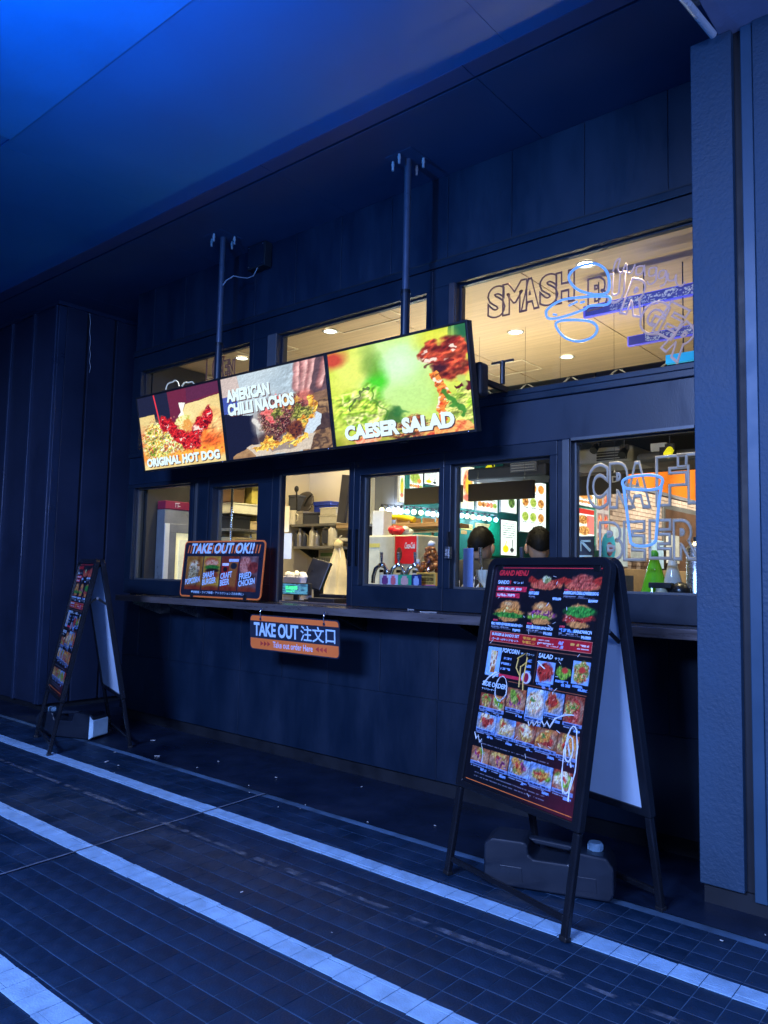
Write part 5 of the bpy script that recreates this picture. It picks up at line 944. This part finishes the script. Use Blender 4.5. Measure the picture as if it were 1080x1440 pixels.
    for _ in range(260):   # short tufts
        p = rr.uniform(0, .53)*math.pi; th = rr.uniform(0, 2*math.pi); front = max(0, math.sin(th)); pp_ = p*(1-.42*front**1.5)
        nrm = Vector((math.sin(pp_)*math.cos(th), math.sin(pp_)*math.sin(th), math.cos(pp_))); base = Vector((.085*nrm.x, .106*nrm.y-.006, .126*nrm.z+.006)); tip = base + (nrm*.5 + Vector((rr.uniform(-.6, .6), rr.uniform(-.6, .3), rr.uniform(-.9, .3))))*.011
        sd_ = nrm.cross(Vector((rr.random(), rr.random(), rr.random()))).normalized()*.006; hm.add([Mh @ (q*k) for q in (base-sd_, base+sd_, tip)], [(0, 1, 2)])
    hm.build('hair', hairm or m_hair, t)
    for s in (-1, 1): e = MB().ell((0, 0, 0), .011*k, 10, 8).build('eye', m_white, t); e.location = Mh @ Vector((s*.03*k, .091*k, .008*k))
    if lettering:
        vs = []; fs = []; cols_ = 60
        for strip_ in range(2):     # looping script stroke as a flat ribbon
            o_ = len(vs)
            for j in range(cols_):
                x_ = (-.16+.32*j/(cols_-1)); z_ = 1.285 + .030*math.sin(j*.85+strip_*2) + (.03 if j in (0, 1, 2, 30, 31, 32) else 0) - strip_*.022; w_ = .0075 + .004*math.sin(j*.85+1)
                vs += [((x_+.012*math.cos(j*.85))*k, -.3*k, (z_+w_)*k), ((x_+.012*math.cos(j*.85))*k, -.3*k, (z_-w_)*k)]
                if j: fs.append((o_+2*j-2, o_+2*j-1, o_+2*j+1, o_+2*j))
        o = MB().add(vs, fs).build('back_print', m_white, t)
        sw = o.modifiers.new('wrap', 'SHRINKWRAP'); sw.target = [c for c in t.children if c.name.startswith('t_shirt')][0]; sw.wrap_method = 'PROJECT'; sw.use_project_y = True; sw.use_positive_direction = True; sw.use_negative_direction = True; sw.offset = .004
    return t
m_sh1 = mat('black_tee', (.008, .008, .009), .85, 0, .2, 12); m_sh2 = mat('olive_tee', (.10, .10, .09), .85, 0, .15, 12)
person((-2.95, 4.56, .013), R_(8), 1.615, m_sh1, 'person in black T-shirt with white back print, seen from behind', True, 0)
person((-2.65, 4.84, .013), R_(24), 1.625, m_sh2, 'person in grey olive T-shirt looking down beside the dish menu', None, R_(15), mat('brown_hair', (.003, .0024, .0022), .6, 0, .3, 30, spec=.12))

# ================================================================== A-boards, water tanks, take-out signs
m_boardframe = mat('board_frame', (.012, .014, .02), .22, .3, .15, 6, rvar=.06)
m_boardback = mat('board_back_sheet', (.58, .72, .88), .5, 0, .06, 3)
m_print = print_mat('glossy_print', rough=.4, coat=.5)
m_pblue = mat('print_pale_blue', (.56, .77, 1.0), .4, 0, .04); m_pred = mat('print_red', (.80, .035, .05), .4, 0, .05); m_porange = mat('print_orange', (1.0, .21, .045), .4, 0, .05)
m_pwhite = mat('print_white', (.85, .9, .95), .4, 0, .04); m_pyellow = mat('print_yellow', (.95, .6, .1), .4, 0, .04)
FOOD = {
 'chips': [(150, 60, 20), (240, 180, 80), (205, 110, 45), (250, 215, 130)], 'meat': [(90, 20, 18), (200, 60, 50), (150, 40, 35), (240, 140, 120)],
 'green': [(40, 90, 30), (150, 190, 60), (90, 140, 40), (230, 225, 120)], 'mix': [(120, 40, 25), (230, 150, 70), (80, 120, 40), (245, 215, 140), (190, 60, 45)],
 'noodle': [(200, 150, 60), (250, 225, 130), (150, 90, 40), (225, 185, 90)], 'purple': [(70, 20, 50), (150, 60, 120), (220, 170, 90), (90, 35, 60)], 'popcorn': [(235, 200, 120), (250, 240, 215), (190, 120, 60)]}
def burger(c, u, v, r, kind):
    c.warp(.022, 44, int(u*97))
    asp = c.w/c.h
    c.ell(u, v-.022, r*.72, .030, (212, 135, 70), .25); c.ell(u-.02, v-.034, r*.3, .010, (240, 190, 130), .8, .7)
    c.rect(u-r*.72, v-.018, u+r*.72, v-.004, (10, 10, 18), 0)
    c.tex(c.em(u, v+.004, r, .020, .3), FOOD[kind], 50); c.tex(c.em(u-r*.2, v+.018, r*.85, .012, .3), FOOD['green' if kind != 'meat' else 'meat'], 60)
    c.ell(u, v+.034, r*.68, .014, (215, 140, 75), .3)
def hotdog_p(c, u, v, w_):
    c.warp(.022, 40, int(u*91))
    c.ell(u, v+.008, w_, .024, (190, 105, 55), .2); c.line([(u-w_, v-.012), (u-w_*.5, v+.004), (u+w_*.5, v+.004), (u+w_, v-.014)], .028, (170, 45, 35)); c.tex(c.em(u, v+.01, w_*.9, .02, .3), [(140, 40, 30), (225, 110, 80), (190, 70, 55)], 60)
def menu_canvas(seed):
    c = CV(340, 512, (13, 14, 24)); c.warp(0, 4, 1); c.flat(); noise_over(c, .3, 10, seed)
    c.ell(1.0, 1.0, .35, .2, (95, 25, 40), 1.6, .9); c.ell(.0, .05, .4, .1, (40, 22, 40), 1.6, .6)
    # sandwiches
    hotdog_p(c, .525, .078, .145); c.tex(c.em(.525, .062, .04, .018, .3), [(200, 190, 120), (120, 130, 70), (240, 235, 190)], 60)
    hotdog_p(c, .835, .078, .145); c.tex(c.em(.835, .068, .09, .032, .3), [(110, 30, 25), (210, 100, 80), (160, 55, 45)], 60)
    c.flat()
    for u, v, u1 in ((.38, .126, .47), (.69, .118, .975), (.05, .276, .35), (.40, .276, .63), (.69, .276, .95)):
        c.dash(u, v, u1, .014, (120, 175, 255)); c.dash(u, v+.014, u+(u1-u)*.6, .004, (190, 200, 220), .7); c.dash(u, v+.021, u1-.03, .004, (120, 130, 160), .7)
    for u, v in ((.60, .147), (.90, .149), (.27, .298), (.56, .298), (.88, .298)): c.dash(u, v, u+.075, .012, (150, 195, 255))
    c.rect(.05, .100, .35, .123, (214, 44, 70)); c.rect(.05, .130, .29, .152, (214, 44, 70))
    for u, v in ((.38, .108), (.69, .101), (.06, .256), (.40, .258), (.69, .258)): c.rect(u, v, u+.045, v+.008, (200, 60, 80))
    [c.dash(.065, v_, u_, .012, (230, 225, 245)) for v_, u_ in ((.111, .30), (.140, .24))]; burger(c, .21, .215, .14, 'chips'); burger(c, .52, .215, .125, 'purple'); burger(c, .84, .215, .125, 'meat')
    c.tex(c.em(.84, .195, .13, .022, .3), [(20, 90, 35), (70, 160, 60), (30, 120, 45)], 60); c.tex(c.em(.21, .232, .15, .012, .3), [(20, 90, 35), (90, 170, 60)], 60)
    c.shade((c.V < .30).astype(float), 90, 5, 1.0); c.flat(); c.rect(.05, .312, .975, .360, (232, 130, 110)); c.rect(.055, .315, .970, .357, (178, 28, 42))
    c.dash(.38, .328, .50, .012, (240, 170, 60)); c.dash(.38, .345, .50, .012, (240, 170, 60)); c.dash(.52, .328, .62, .005, (230, 220, 225)); c.dash(.52, .341, .66, .005, (230, 220, 225)); c.dash(.60, .350, .7, .004, (230, 200, 205)); c.dash(.70, .331, .745, .013, (160, 190, 255)); c.dash(.70, .347, .745, .012, (160, 190, 255)); c.dash(.80, .331, .87, .008, (240, 190, 90)); c.dash(.88, .332, .95, .006, (230, 220, 225)); c.dash(.86, .346, .95, .004, (230, 220, 225))
    c.rect(.05, .372, .98, .3745, (120, 75, 60))
    # popcorn, salad
    c.rect(.055, .385, .195, .515, (150, 195, 240)); c.tex(c.pm([(.09, .40), (.16, .40), (.15, .50), (.10, .50)]), FOOD['popcorn']+[(150, 60, 40)], 60)
    for k in range(3): c.dash(.205, .428+k*.024, .30, .010, (150, 190, 250)); c.dash(.44, .424+k*.024, .49, .012, (130, 180, 255))
    c.rect(.20, .500, .42, .514, (215, 45, 75)); c.ell(.46, .497, .045, .026, (215, 222, 240), .15); c.ell(.46, .497, .022, .020, (150, 25, 60), .3)
    c.rect(.528, .378, .531, .515, (120, 75, 60))
    for u0, u1, v0, v1, kk in ((.548, .70, .416, .505, 'meat'), (.705, .842, .425, .480, None), (.845, .978, .394, .487, 'mix')):
        if kk: c.rect(u0, v0, u1, v1, (140, 180, 235))
        c.warp(.04, 34, int(u0*80)); mm = c.em((u0+u1)/2, (v0+v1)/2, (u1-u0)*.46, (v1-v0)*.46, .25); c.tex(mm, FOOD[kk or 'green'], 60); c.shade(mm, 60, int(u0*70), 1.0); c.flat(); c.ell((u0+u1)/2+.01, (v0+v1)/2-.012, .025, .012, (205, 60, 50), .5)
        c.dash(u0+.01, v1+.008, u1-.02, .010, (130, 180, 255)); c.dash(u0+.06, v1+.020, u1, .010, (130, 180, 255))
    c.rect(.30, .525, .98, .5275, (180, 100, 70))
    # side menu photos
    rows = [((.05, .175, .598, .662, 'green'), (.175, .297, .598, .662, 'noodle'), (.305, .482, .550, .640, 'noodle'), (.49, .652, .536, .658, 'meat'), (.656, .808, .536, .626, 'chips'), (.818, .972, .534, .644, 'meat')),
            ((.05, .238, .688, .760, 'mix'), (.242, .426, .688, .765, 'noodle'), (.43, .612, .688, .765, 'chips'), (.616, .797, .686, .770, 'meat'), (.80, .965, .686, .775, 'noodle')),
            ((.04, .222, .838, .905, 'mix'), (.226, .41, .836, .905, 'chips'), (.414, .60, .834, .905, 'mix'), (.604, .795, .830, .910, 'green'), (.80, .968, .828, .905, 'green'))]
    bgs = [(170, 70, 50), (150, 190, 235), (190, 110, 70), (140, 175, 230), (175, 95, 60)]
    for r_, row in enumerate(rows):
        for k, (u0, u1, v0, v1, kk) in enumerate(row):
            c.rect(u0, v0, u1, v1, bgs[(k*2+r_) % 5]); cu, cv_ = (u0+u1)/2, (v0+v1)/2
            inb = ((c.U >= u0) & (c.U < u1) & (c.V >= v0) & (c.V < v1)).astype(float); R3 = random.Random(r_*17+k*5+seed); c.tex(inb, [bgs[(k*2+r_) % 5], tuple(int(q*.62) for q in bgs[(k*2+r_) % 5])], 9, .8)
            c.warp(.05, 30, r_*31+k*7+seed); mm = c.em(cu, cv_+.006, (u1-u0)*.52, (v1-v0)*.46, .25)*inb; c.mix(mm, (190, 160, 130), .6)
            for q in range(4):
                mm = c.em(cu+R3.uniform(-.03, .03), cv_+R3.uniform(-.02, .015), (u1-u0)*R3.uniform(.2, .42), (v1-v0)*R3.uniform(.16, .36), .35, R3.uniform(-1, 1))*inb; c.tex(mm, FOOD[kk if q < 2 else R3.choice(list(FOOD))], R3.choice((46, 64, 80)), .95, R3.randint(0, 9999))
            c.ell(cu+R3.uniform(-.03, .03), cv_-.008, .018, .008, (60, 120, 40) if kk == 'meat' else (200, 50, 40), .7, .8); c.shade(inb, 60, r_*11+k, .9); c.gloss(inb, 90, r_*13+k, .74, a=.5); c.flat()
            c.rect(u0, v1-.004, u1, v1+.011, (140, 178, 240), .75); c.dash(u0+.01, v1+.004, u1-.02, .007, (30, 40, 80)); c.dash(u0+.01, v1+.016, u1-.04, .004, (150, 165, 200)); c.dash(u1-.07, v1+.024, u1-.01, .009, (140, 185, 255))
    for v in (.818, .948, .962): c.dash(.1, v, .75, .004, (150, 150, 170), .7)
    noise_over(c, .25, 60, seed+3); return c
def menu_letters(W, H):
    mr, mb_, mo = MB(), MB(), MB(); X = lambda u: -W/2 + u*W; Z = lambda v: H*(1-v)
    def t(mb, body, u, v, w_, h_, **k): text_add(mb, body, X(u), Z(v), w_*W, h_*H, y=-.0016, **k)
    t(mr, 'GRAND MENU', .06, .050, .29, .026, bold=.03, shear=.15)
    t(mb_, 'SANDO', .058, .090, .115, .018, bold=.03); t(mr, '!', .18, .090, .012, .018, bold=.03); t(mb_, 'サンド', .215, .088, .10, .011)
    for v, u1, s in ((.121, .35, 'SMASH BURGER SET'), (.150, .29, 'BURGER SET')):
        pass
    t(mb_, 'HOT DOG', .38, .133, .09, .014, bold=.03); t(mb_, 'AMERICAN CHILI CHEESE DOG', .69, .125, .285, .014, bold=.03)
    for s, u, v in (('¥1,100', .60, .153), ('¥1,400', .90, .155), ('¥1,400', .27, .304), ('¥1,300', .56, .304), ('¥1,300', .88, .304)): t(mb_, s, u, v, .075, .012, bold=.03)
    t(mb_, 'BBQ FRIED CHICKEN SANDWICH', .05, .284, .31, .013, bold=.03); t(mb_, 'PULLED PORK SANDWICH', .40, .284, .24, .013, bold=.03); t(mb_, 'SANDWICH', .82, .284, .14, .013, bold=.03)
    t(mb_, 'BURGER & SANDO SET', .075, .332, .27, .013, bold=.03); t(mb_, 'バーガー&サンドセット', .075, .352, .27, .011)
    t(mb_, 'POPCORN', .205, .404, .165, .020, bold=.03, shear=.1); t(mb_, 'ポップコーン', .385, .402, .125, .010); t(mb_, 'SALAD', .548, .404, .125, .020, bold=.03, shear=.1); t(mb_, 'サラダ', .69, .404, .07, .012)
    t(mb_, 'SIDE ORDER', .05, .566, .24, .022, bold=.03, shear=.1); t(mb_, 'サイドオーダー', .05, .584, .13, .010)
    mr.box(X(.05), X(.985), -.001, -.0002, Z(.0145), Z(.0115)); mo.box(X(.02), X(.98), -.001, -.0002, Z(.988), Z(.985))
    return mr, mb_, mo
def a_board(x, y, yaw, W, h, off, zb, label, seed, marks):
    t = thing('menu_board', label, 'menu board', group='A-frame menu boards'); n = Vector((math.sin(yaw), math.cos(yaw), 0)); u = Vector((-math.cos(yaw), math.sin(yaw), 0))
    t.location = Vector((x, y, .007)) + u*W/2 + n*off; t.rotation_euler = (0, 0, -yaw)
    L = math.hypot(h, off); ang = math.atan2(off-.012, h); s0 = zb*L/h
    for side in (1, -1):
        # leaf-local frame: x right, y outwards is -y, z along the slope
        M = Matrix.Translation((0, -side*off, 0)) @ (Matrix.Rotation(0 if side == 1 else math.pi, 4, 'Z')) @ Matrix.Rotation(-ang, 4, 'X')
        def leaf(mb, name, m, bev=0, seg=2, parent=t):
            o = mb.build(name, m, parent, bev, seg); o.matrix_local = M; return o
        w2 = W/2; r = .055
        for sx in (-1, 1):
            leaf(MB().box(sx*w2-.016, sx*w2+.016, -.013, .013, 0.0, s0-.001), 'leg', m_boardframe, .007, 3)
            leaf(MB().box(sx*w2-.018, sx*w2+.018, -.015, .015, -.004, .014), 'foot_cap', m_black, .004)
        leaf(MB().box(-w2+.0165, w2-.0165, -.008, .008, .055, .078), 'cross_bar', m_boardframe, .003)
        # rounded frame ring
        def rr(w_, z0, z1, rad, n=6):
            p = [(-w_, z0), (w_, z0)]
            p += [(w_-rad+rad*math.cos(a), z1-rad+rad*math.sin(a)) for a in np.linspace(0, math.pi/2, n)]
            p += [(-w_+rad-rad*math.sin(a), z1-rad+rad*math.cos(a)) for a in np.linspace(0, math.pi/2, n)]; return p
        o_, i_ = rr(w2+.02, s0, L, r), rr(w2-.022, s0+.03, L-.036, r*.35); k = len(o_); mb = MB()
        vs = [(a, yy, b) for yy in (-.019, .016) for a, b in o_] + [(a, yy, b) for yy in (-.019, .016) for a, b in i_]
        fs = []
        for q in range(k):
            e = (q+1) % k; fs += [(q, e, 2*k+e, 2*k+q), (k+e, k+q, 3*k+q, 3*k+e), (q, k+q, k+e, e), (2*k+e, 3*k+e, 3*k+q, 2*k+q)]
        leaf(mb.add(vs, fs), 'frame', m_boardframe, .006, 3)
        pw, ph = W-.040, L-.034-s0-.030
        leaf(MB().box(-pw/2, pw/2, -.002, .006, s0+.03, L-.036), 'back_sheet', m_boardback)
        if side == 1:
            M0 = M; M = M @ Matrix.Translation((0, 0, s0+.0305))
            o = panel('printed_menu', menu_canvas(seed), pw-.002, ph-.001, m_print, t, -.006); o.matrix_local = M
            a_, b_, c_ = menu_letters(pw, ph)
            for mb2, nm, mm in ((a_, 'red_lettering', m_pred), (b_, 'pale_lettering', m_pblue), (c_, 'bottom_rule', m_porange)):
                q = stuff(mb2.build(nm, mm, t)); q.matrix_local = M @ Matrix.Translation((0, -.0064, 0))
            if marks:
                mk = MB(); mw_ = mat('film_glare_and_scratch', (.8, .85, .95), .5)  # broad white strokes stand in for glare on the plastic film, thin ones are scratches
                for pts, rr_ in marks:
                    P3 = [(-pw/2+a*pw, -.0085, ph*(1-b)) for a, b in pts]
                    if rr_ < .0016: mk.tube(P3, rr_, 6)
                    else:
                        q = MB(); [q.tube([(a+random.gauss(0, .0022), b-.0004*j, c+random.gauss(0, .0022)) for a, b, c in P3], rr_*random.uniform(.2, .55), 5) for j in range(3)]; q = q.build('white_scrawl', mw_, t); q.matrix_local = M
                q = stuff(mk.build('scratches', mw_, t)); q.matrix_local = M
            M = M0
        else: leaf(MB().box(-pw/2, pw/2, -.008, -.0025, s0+.03, L-.036), 'outer_sheet', m_black)
    for sx in (-1, 1):
        fa = Vector((sx*(W/2-.03), -off*(1-.76), h*.76)); fb = Vector((sx*(W/2-.03), off*(1-.76), h*.76)); md = (fa+fb)/2 + Vector((0, 0, .045))
        MB().bar(fa, md, .006, .016).bar(md, fb, .006, .016).build('stay', m_blackm, t); MB().cyl(md-Vector((.006, 0, 0)), md+Vector((.006, 0, 0)), .009, n=10).build('stay_rivet', m_steel, t)
        MB().box(sx*(W/2-.06)-.02, sx*(W/2-.06)+.02, -.03, .03, h-.055, h-.03).build('hinge', m_blackm, t, .004)
    return t
wav = lambda u0, v0, u1, v1, n, a: [(u0+(u1-u0)*k/n + (random.random()-.5)*a*.4, v0+(v1-v0)*k/n + a*(.5 if k % 2 else -.5)) for k in range(n+1)]
loop = lambda u, v, a, b, n=18: [(u+a*math.cos(t)+(random.random()-.5)*.006, v+b*math.sin(t)) for t in np.linspace(0, 6.4, n)]
MK = [(loop(.245, .565, .055, .055), .0032), ([(.06, .56), (.11, .525), (.17, .50), (.20, .495), (.15, .52)], .005), (wav(.53, .685, .72, .665, 9, .022), .0035), ([(.72, .68), (.76, .64), (.84, .615), (.90, .608)], .004),
      (loop(.915, .78, .05, .13, 22), .0035), (loop(.90, .74, .03, .05, 12), .004), (wav(.88, .71, .93, .80, 9, .012), .004), ([(.94, .93), (.935, .88), (.95, .84)], .006), (wav(.05, .79, .13, .815, 4, .02), .0045), ([(.13, .82), (.16, .86), (.165, .90)], .002),
      ([(.55, .42), (.58, .435), (.62, .447)], .0032)]
MK += [([(u, v), (u+random.uniform(-.03, .03), v-random.uniform(.0, .018))], random.uniform(.0007, .0014)) for u, v in [(random.uniform(.05, .97), random.uniform(.03, .97)) for _ in range(34)]]
bR = a_board(-1.328, 2.628, R_(18), .700, 1.375, .262, .364, 'tall menu board with colourful food photos standing in front of the craft beer window', 11, MK)
# yellow strokes laid over the popcorn prices
yk = MB(); pw_, ph_ = .66, .98
for pts in ([(.37, .43), (.36, .47), (.40, .50)], [(.36, .43), (.44, .40), (.45, .44), (.41, .46)], [(.40, .46), (.41, .55)], [(.45, .42), (.44, .52), (.45, .56)]): yk.tube([(-pw_/2+a*pw_, 0, ph_*(1-b)) for a, b in pts], .0028, 6)
q = yk.build('yellow_strokes', mat('yellow_stroke', (.85, .55, .12), .4), bR); pm_ = [c for c in bR.children if c.name.startswith('printed_menu')][0]; q.matrix_local = pm_.matrix_local @ Matrix.Translation((0, -.0085, 0))
a_board(-5.235, 2.674, R_(18.6), .665, 1.358, .275, .352, 'menu board seen almost edge-on beside the dark clad wall', 23, None)

def tank(loc, rz, flip, label, wrap):
    t = thing('water_tank', label, 'tank', loc, rz, 'water tanks weighing down the boards'); m = mat('tank_plastic', (.011, .017, .03), .35, 0, .15, 5, rvar=.08, coat=.2)
    f = -1 if flip else 1; P = lambda pts: [(f*a, b) for a, b in pts]
    prof = [(-.265, .03), (-.25, .0), (.25, .0), (.265, .03), (.265, .13), (.235, .17), (.12, .178), (.105, .165), (.10, .138), (.085, .125), (-.055, .125), (-.075, .138), (-.08, .178), (-.10, .19), (-.235, .19), (-.265, .165)]
    MB().prism(P(prof), 'y', -.085, .085).build('tank_body', m, t, .018, 4)
    MB().prism(P([(-.09, .190), (-.06, .168), (.08, .158), (.11, .176), (.08, .181), (-.06, .191)]), 'y', -.022, .022).build('handle', m, t, .007, 3)
    MB().lathe([(.028, .168), (.03, .172), (.03, .198), (.026, .203)], (f*.185, 0, 0), 20).build('cap', mat('tank_cap', (.24, .42, .58), .4), t)
    for k in range(14):
        a = 2*math.pi*k/14; MB().box(f*.185+.0305*math.cos(a)-.002, f*.185+.0305*math.cos(a)+.002, .0305*math.sin(a)-.002, .0305*math.sin(a)+.002, .174, .196).build('cap_ridge', MATS['tank_cap'], t) if k % 2 == 0 else None
    for sx in (-.15, .15): MB().prism(P([(sx-.05, .03), (sx+.05, .03), (sx+.045, .085), (sx-.045, .085)]), 'y', -.0875, -.084).build('side_rib', m, t, .001)
    MB().cyl((-f*.175, -.0885, .045), (-f*.175, -.082, .045), .028, n=18).build('drain_boss', m, t)
    if wrap: MB().ring(-.30, .30, 0, .2, 0, 0, 0, 0, 0, 0) ; MB().prism([(-f*.232, -.001), (-f*.272, .022), (-f*.272, .138), (-f*.236, .178)], 'y', -.0875, .0875).build('white_end_wrap', mat('white_wrap', (.50, .72, .92), .5), t, .004)
    return t
tank((-1.60, 3.03, .009), R_(20), False, 'dark water tank with pale cap lying under the board by the pillar', False)
tank((-5.74, 3.10, .009), R_(22), True, 'dark water tank with white wrapped end under the board by the clad wall', True)

# take-out sign on the counter
def rrect(x0, x1, z0, z1, r, n=6):
    p = []
    for cx, cz, a0 in ((x1-r, z1-r, 0), (x0+r, z1-r, 90), (x0+r, z0+r, 180), (x1-r, z0+r, 270)):
        p += [(cx+r*math.cos(R_(a0+90*k/n)), cz+r*math.sin(R_(a0+90*k/n))) for k in range(n+1)]
    return p
to = thing('counter_sign', 'black take-out sign with four food photos standing on the counter', 'sign', (-4.57, 3.55, 1.0875)); to.rotation_euler = (R_(-5), 0, R_(1.5))
W_, H_ = .915, .425
MB().prism(rrect(-W_/2, W_/2, .012, .012+H_, .035), 'y', 0, .006).build('board', m_porange, to)
MB().prism(rrect(-W_/2+.011, W_/2-.011, .023, H_+.001, .027), 'y', -.002, -.0002).build('black_face', mat('sign_black', (.015, .018, .035), .35, 0, .1, 5, coat=.3), to)
def food_card(k):
    c = CV(110, 190, [(150, 75, 30), (175, 110, 35), (110, 40, 35), (120, 60, 60)][k]); c.tex(np.ones((c.h, c.w)), [[(130, 70, 30), (190, 130, 50)], [(185, 120, 40), (200, 160, 60)], [(100, 35, 30), (150, 60, 40)], [(140, 110, 110), (100, 60, 60)]][k], 4)
    if k == 0: c.tex(c.em(.5, .35, .32, .22, .4), FOOD['popcorn']+[(140, 80, 40)], 18); c.poly([(.2, .4), (.8, .4), (.7, .98), (.3, .98)], (40, 35, 45), .6); c.tex(c.em(.45, .6, .3, .3, .4), [(60, 60, 70), (240, 220, 160), (90, 70, 50), (225, 190, 110)], 20)
    if k == 1: c.ell(.45, .17, .4, .14, (196, 95, 50), .3); c.tex(c.em(.5, .2, .38, .1, .4), [(210, 110, 60), (240, 190, 150), (200, 70, 50)], 16); c.tex(c.em(.52, .33, .42, .07, .4), [(20, 80, 35), (70, 150, 50)], 20); c.ell(.55, .42, .4, .06, (45, 25, 25), .4); c.ell(.5, .55, .45, .1, (150, 60, 35), .5)
    if k == 2: c.poly([(.06, .25), (.45, .25), (.42, .9), (.1, .9)], (165, 35, 35)); c.rect(.06, .2, .44, .28, (235, 235, 245)); c.poly([(.45, .12), (.95, .12), (.88, .95), (.5, .95)], (165, 95, 45)); c.rect(.43, .08, .97, .16, (190, 210, 250)); c.ell(.25, .38, .12, .07, (30, 25, 30), .2); c.ell(.72, .28, .18, .09, (35, 40, 50), .2)
    if k == 3: c.tex(c.em(.3, .25, .34, .24, .3), [(150, 60, 50), (225, 150, 130), (190, 90, 75)], 12); c.tex(c.em(.75, .32, .3, .16, .3), [(100, 30, 30), (170, 70, 60)], 12); c.ell(.4, .6, .5, .12, (60, 35, 35), .5)
    c.tex(c.em(.5, 1.02, .7, .16, .6), [(110, 35, 25), (150, 60, 35)], 6); noise_over(c, .3, 30, 21+k); return c
ml = MB()
for k in range(4):
    cx = -W_/2 + .052 + k*.2045; panel('food_photo', food_card(k), .193, .252, m_print, to, -.003, cx, .068)
    for j, line in enumerate((['POPCORN'], ['SMASH', 'BURGER'], ['CRAFT', 'BEER'], ['FRIED', 'CHICKEN'])[k]):
        n_ = len((['POPCORN'], ['SMASH', 'BURGER'], ['CRAFT', 'BEER'], ['FRIED', 'CHICKEN'])[k]); wd = .026*len(line)
        text_add(ml, line, cx+.008, .100+(n_-1-j)*.050, min(.175, wd), .044, .03, .12, 1, R_(9), -.0046)
text_add(ml, 'TAKE OUT OK!!', -W_/2+.095, .340, .71, .080, .035, .2, 1, 0, -.0042)
text_add(ml, '野球観戦・ライブ参戦・アトラクションズのお供に♪', -W_/2+.14, .040, .60, .020, .012, 0, 1, 0, -.0042)
stuff(ml.build('lettering', m_pblue, to))
mo = MB()
for x in np.arange(-W_/2+.045, W_/2-.06, .032): mo.prism([(x, .343), (x+.012, .343), (x+.024, .405), (x+.012, .405)], 'y', -.0032, -.0024)
mo.build('orange_dashes', m_porange, to)
for x in (-.30, .30):
    st = MB().box(x-.022, x+.022, -.03, .05, 0, .011).box(x-.016, x+.016, -.010, -.0046, .0115, .045).box(x-.016, x+.016, .0065, .013, .0115, .045).build('stand_clip', m_black, to, .002)
# hanging take-out sign on the counter edge
hs = thing('hanging_sign', 'orange and black take-out order sign hanging from the counter edge', 'sign', (-3.637, 3.435, .78)); hs.rotation_euler = (R_(3), 0, 0)
W2, H2 = .83, .235
MB().prism(rrect(-W2/2, W2/2, 0, H2, .03), 'y', 0, .005).build('board', mat('sign_navy', (.02, .028, .05), .35, coat=.3), hs)
orr = MB(); p = rrect(-W2/2+.008, W2/2-.008, .008, H2-.008, .024, 6)
orr.prism([q for q in p if q[1] > H2-.034] + [(-W2/2+.008, H2-.042), (W2/2-.008, H2-.042)], 'y', -.0016, -.0002); orr.build('orange_band', m_porange, hs)
orr = MB(); top_ = [(W2/2-.008, .078), (-W2/2+.008, .078)]; orr.prism(top_ + [q for q in p if q[1] < .034], 'y', -.0016, -.0002); orr.build('orange_band', m_porange, hs)
ml = MB(); text_add(ml, 'TAKE OUT', -.375, .092, .43, .092, .035, 0, .95, 0, -.0012); text_add(ml, '注文口', .075, .088, .305, .098, .012, 0, 1, 0, -.0012); ml.build('lettering', m_pblue, hs)
ml = MB(); text_add(ml, 'Take out order Here', -.185, .026, .37, .040, .015, 0, 1, 0, -.0022); ml.build('small_lettering', mat('print_lilac', (.72, .72, .95), .4), hs)
ar = MB()
for k in range(3):
    for s in (-1, 1): x = s*(.21+k*.034); ar.prism([(x+s*.028, .030), (x+s*.028, .062), (x, .046)][::1] if s > 0 else [(x-.0, .046), (x-.028, .062), (x-.028, .030)], 'y', -.003, -.0018); ar.build('red_arrow', mat('print_dark_red', (.55, .05, .04), .4), hs); ar = MB()
for x in (-.30, .29): MB().tube([(x, .0, H2-.02), (x, -.008, H2-.01), (x, -.01, H2+.02), (x, .0, H2+.04), (x, .01, H2+.045)], .0045, 8).cyl((x, -.008, H2-.028), (x, .008, H2-.028), .010, n=10).build('hook', m_chrome, hs)
# small litter on the counter
for (px, py, ln, a, lb) in ((588, 857, .05, 1.1, 'thin pale straw wrapper lying on the counter below the soda window'), (603, 861, .09, .7, 'longer pale straw wrapper lying beside the shorter one'), (675, 868, .05, .2, 'crumpled pale scrap on the counter beside the tall menu board'), (340, 843, .12, .15, 'flat pale slip of paper on the counter below the take-out sign')):
    c = aZ(px, py, 1.0875); c.y = max(3.48, min(3.74, c.y)); o = MB().box(-ln/2, ln/2, -.004, .004, 0, .0025).box(-ln/2-.006, -ln/2-.0005, -.005, .005, 0, .004).build('paper_scrap', m_white); o.location = c; o.rotation_euler = (0, 0, a); tag(o, lb, 'paper')
bpy.data.objects.remove(_to)
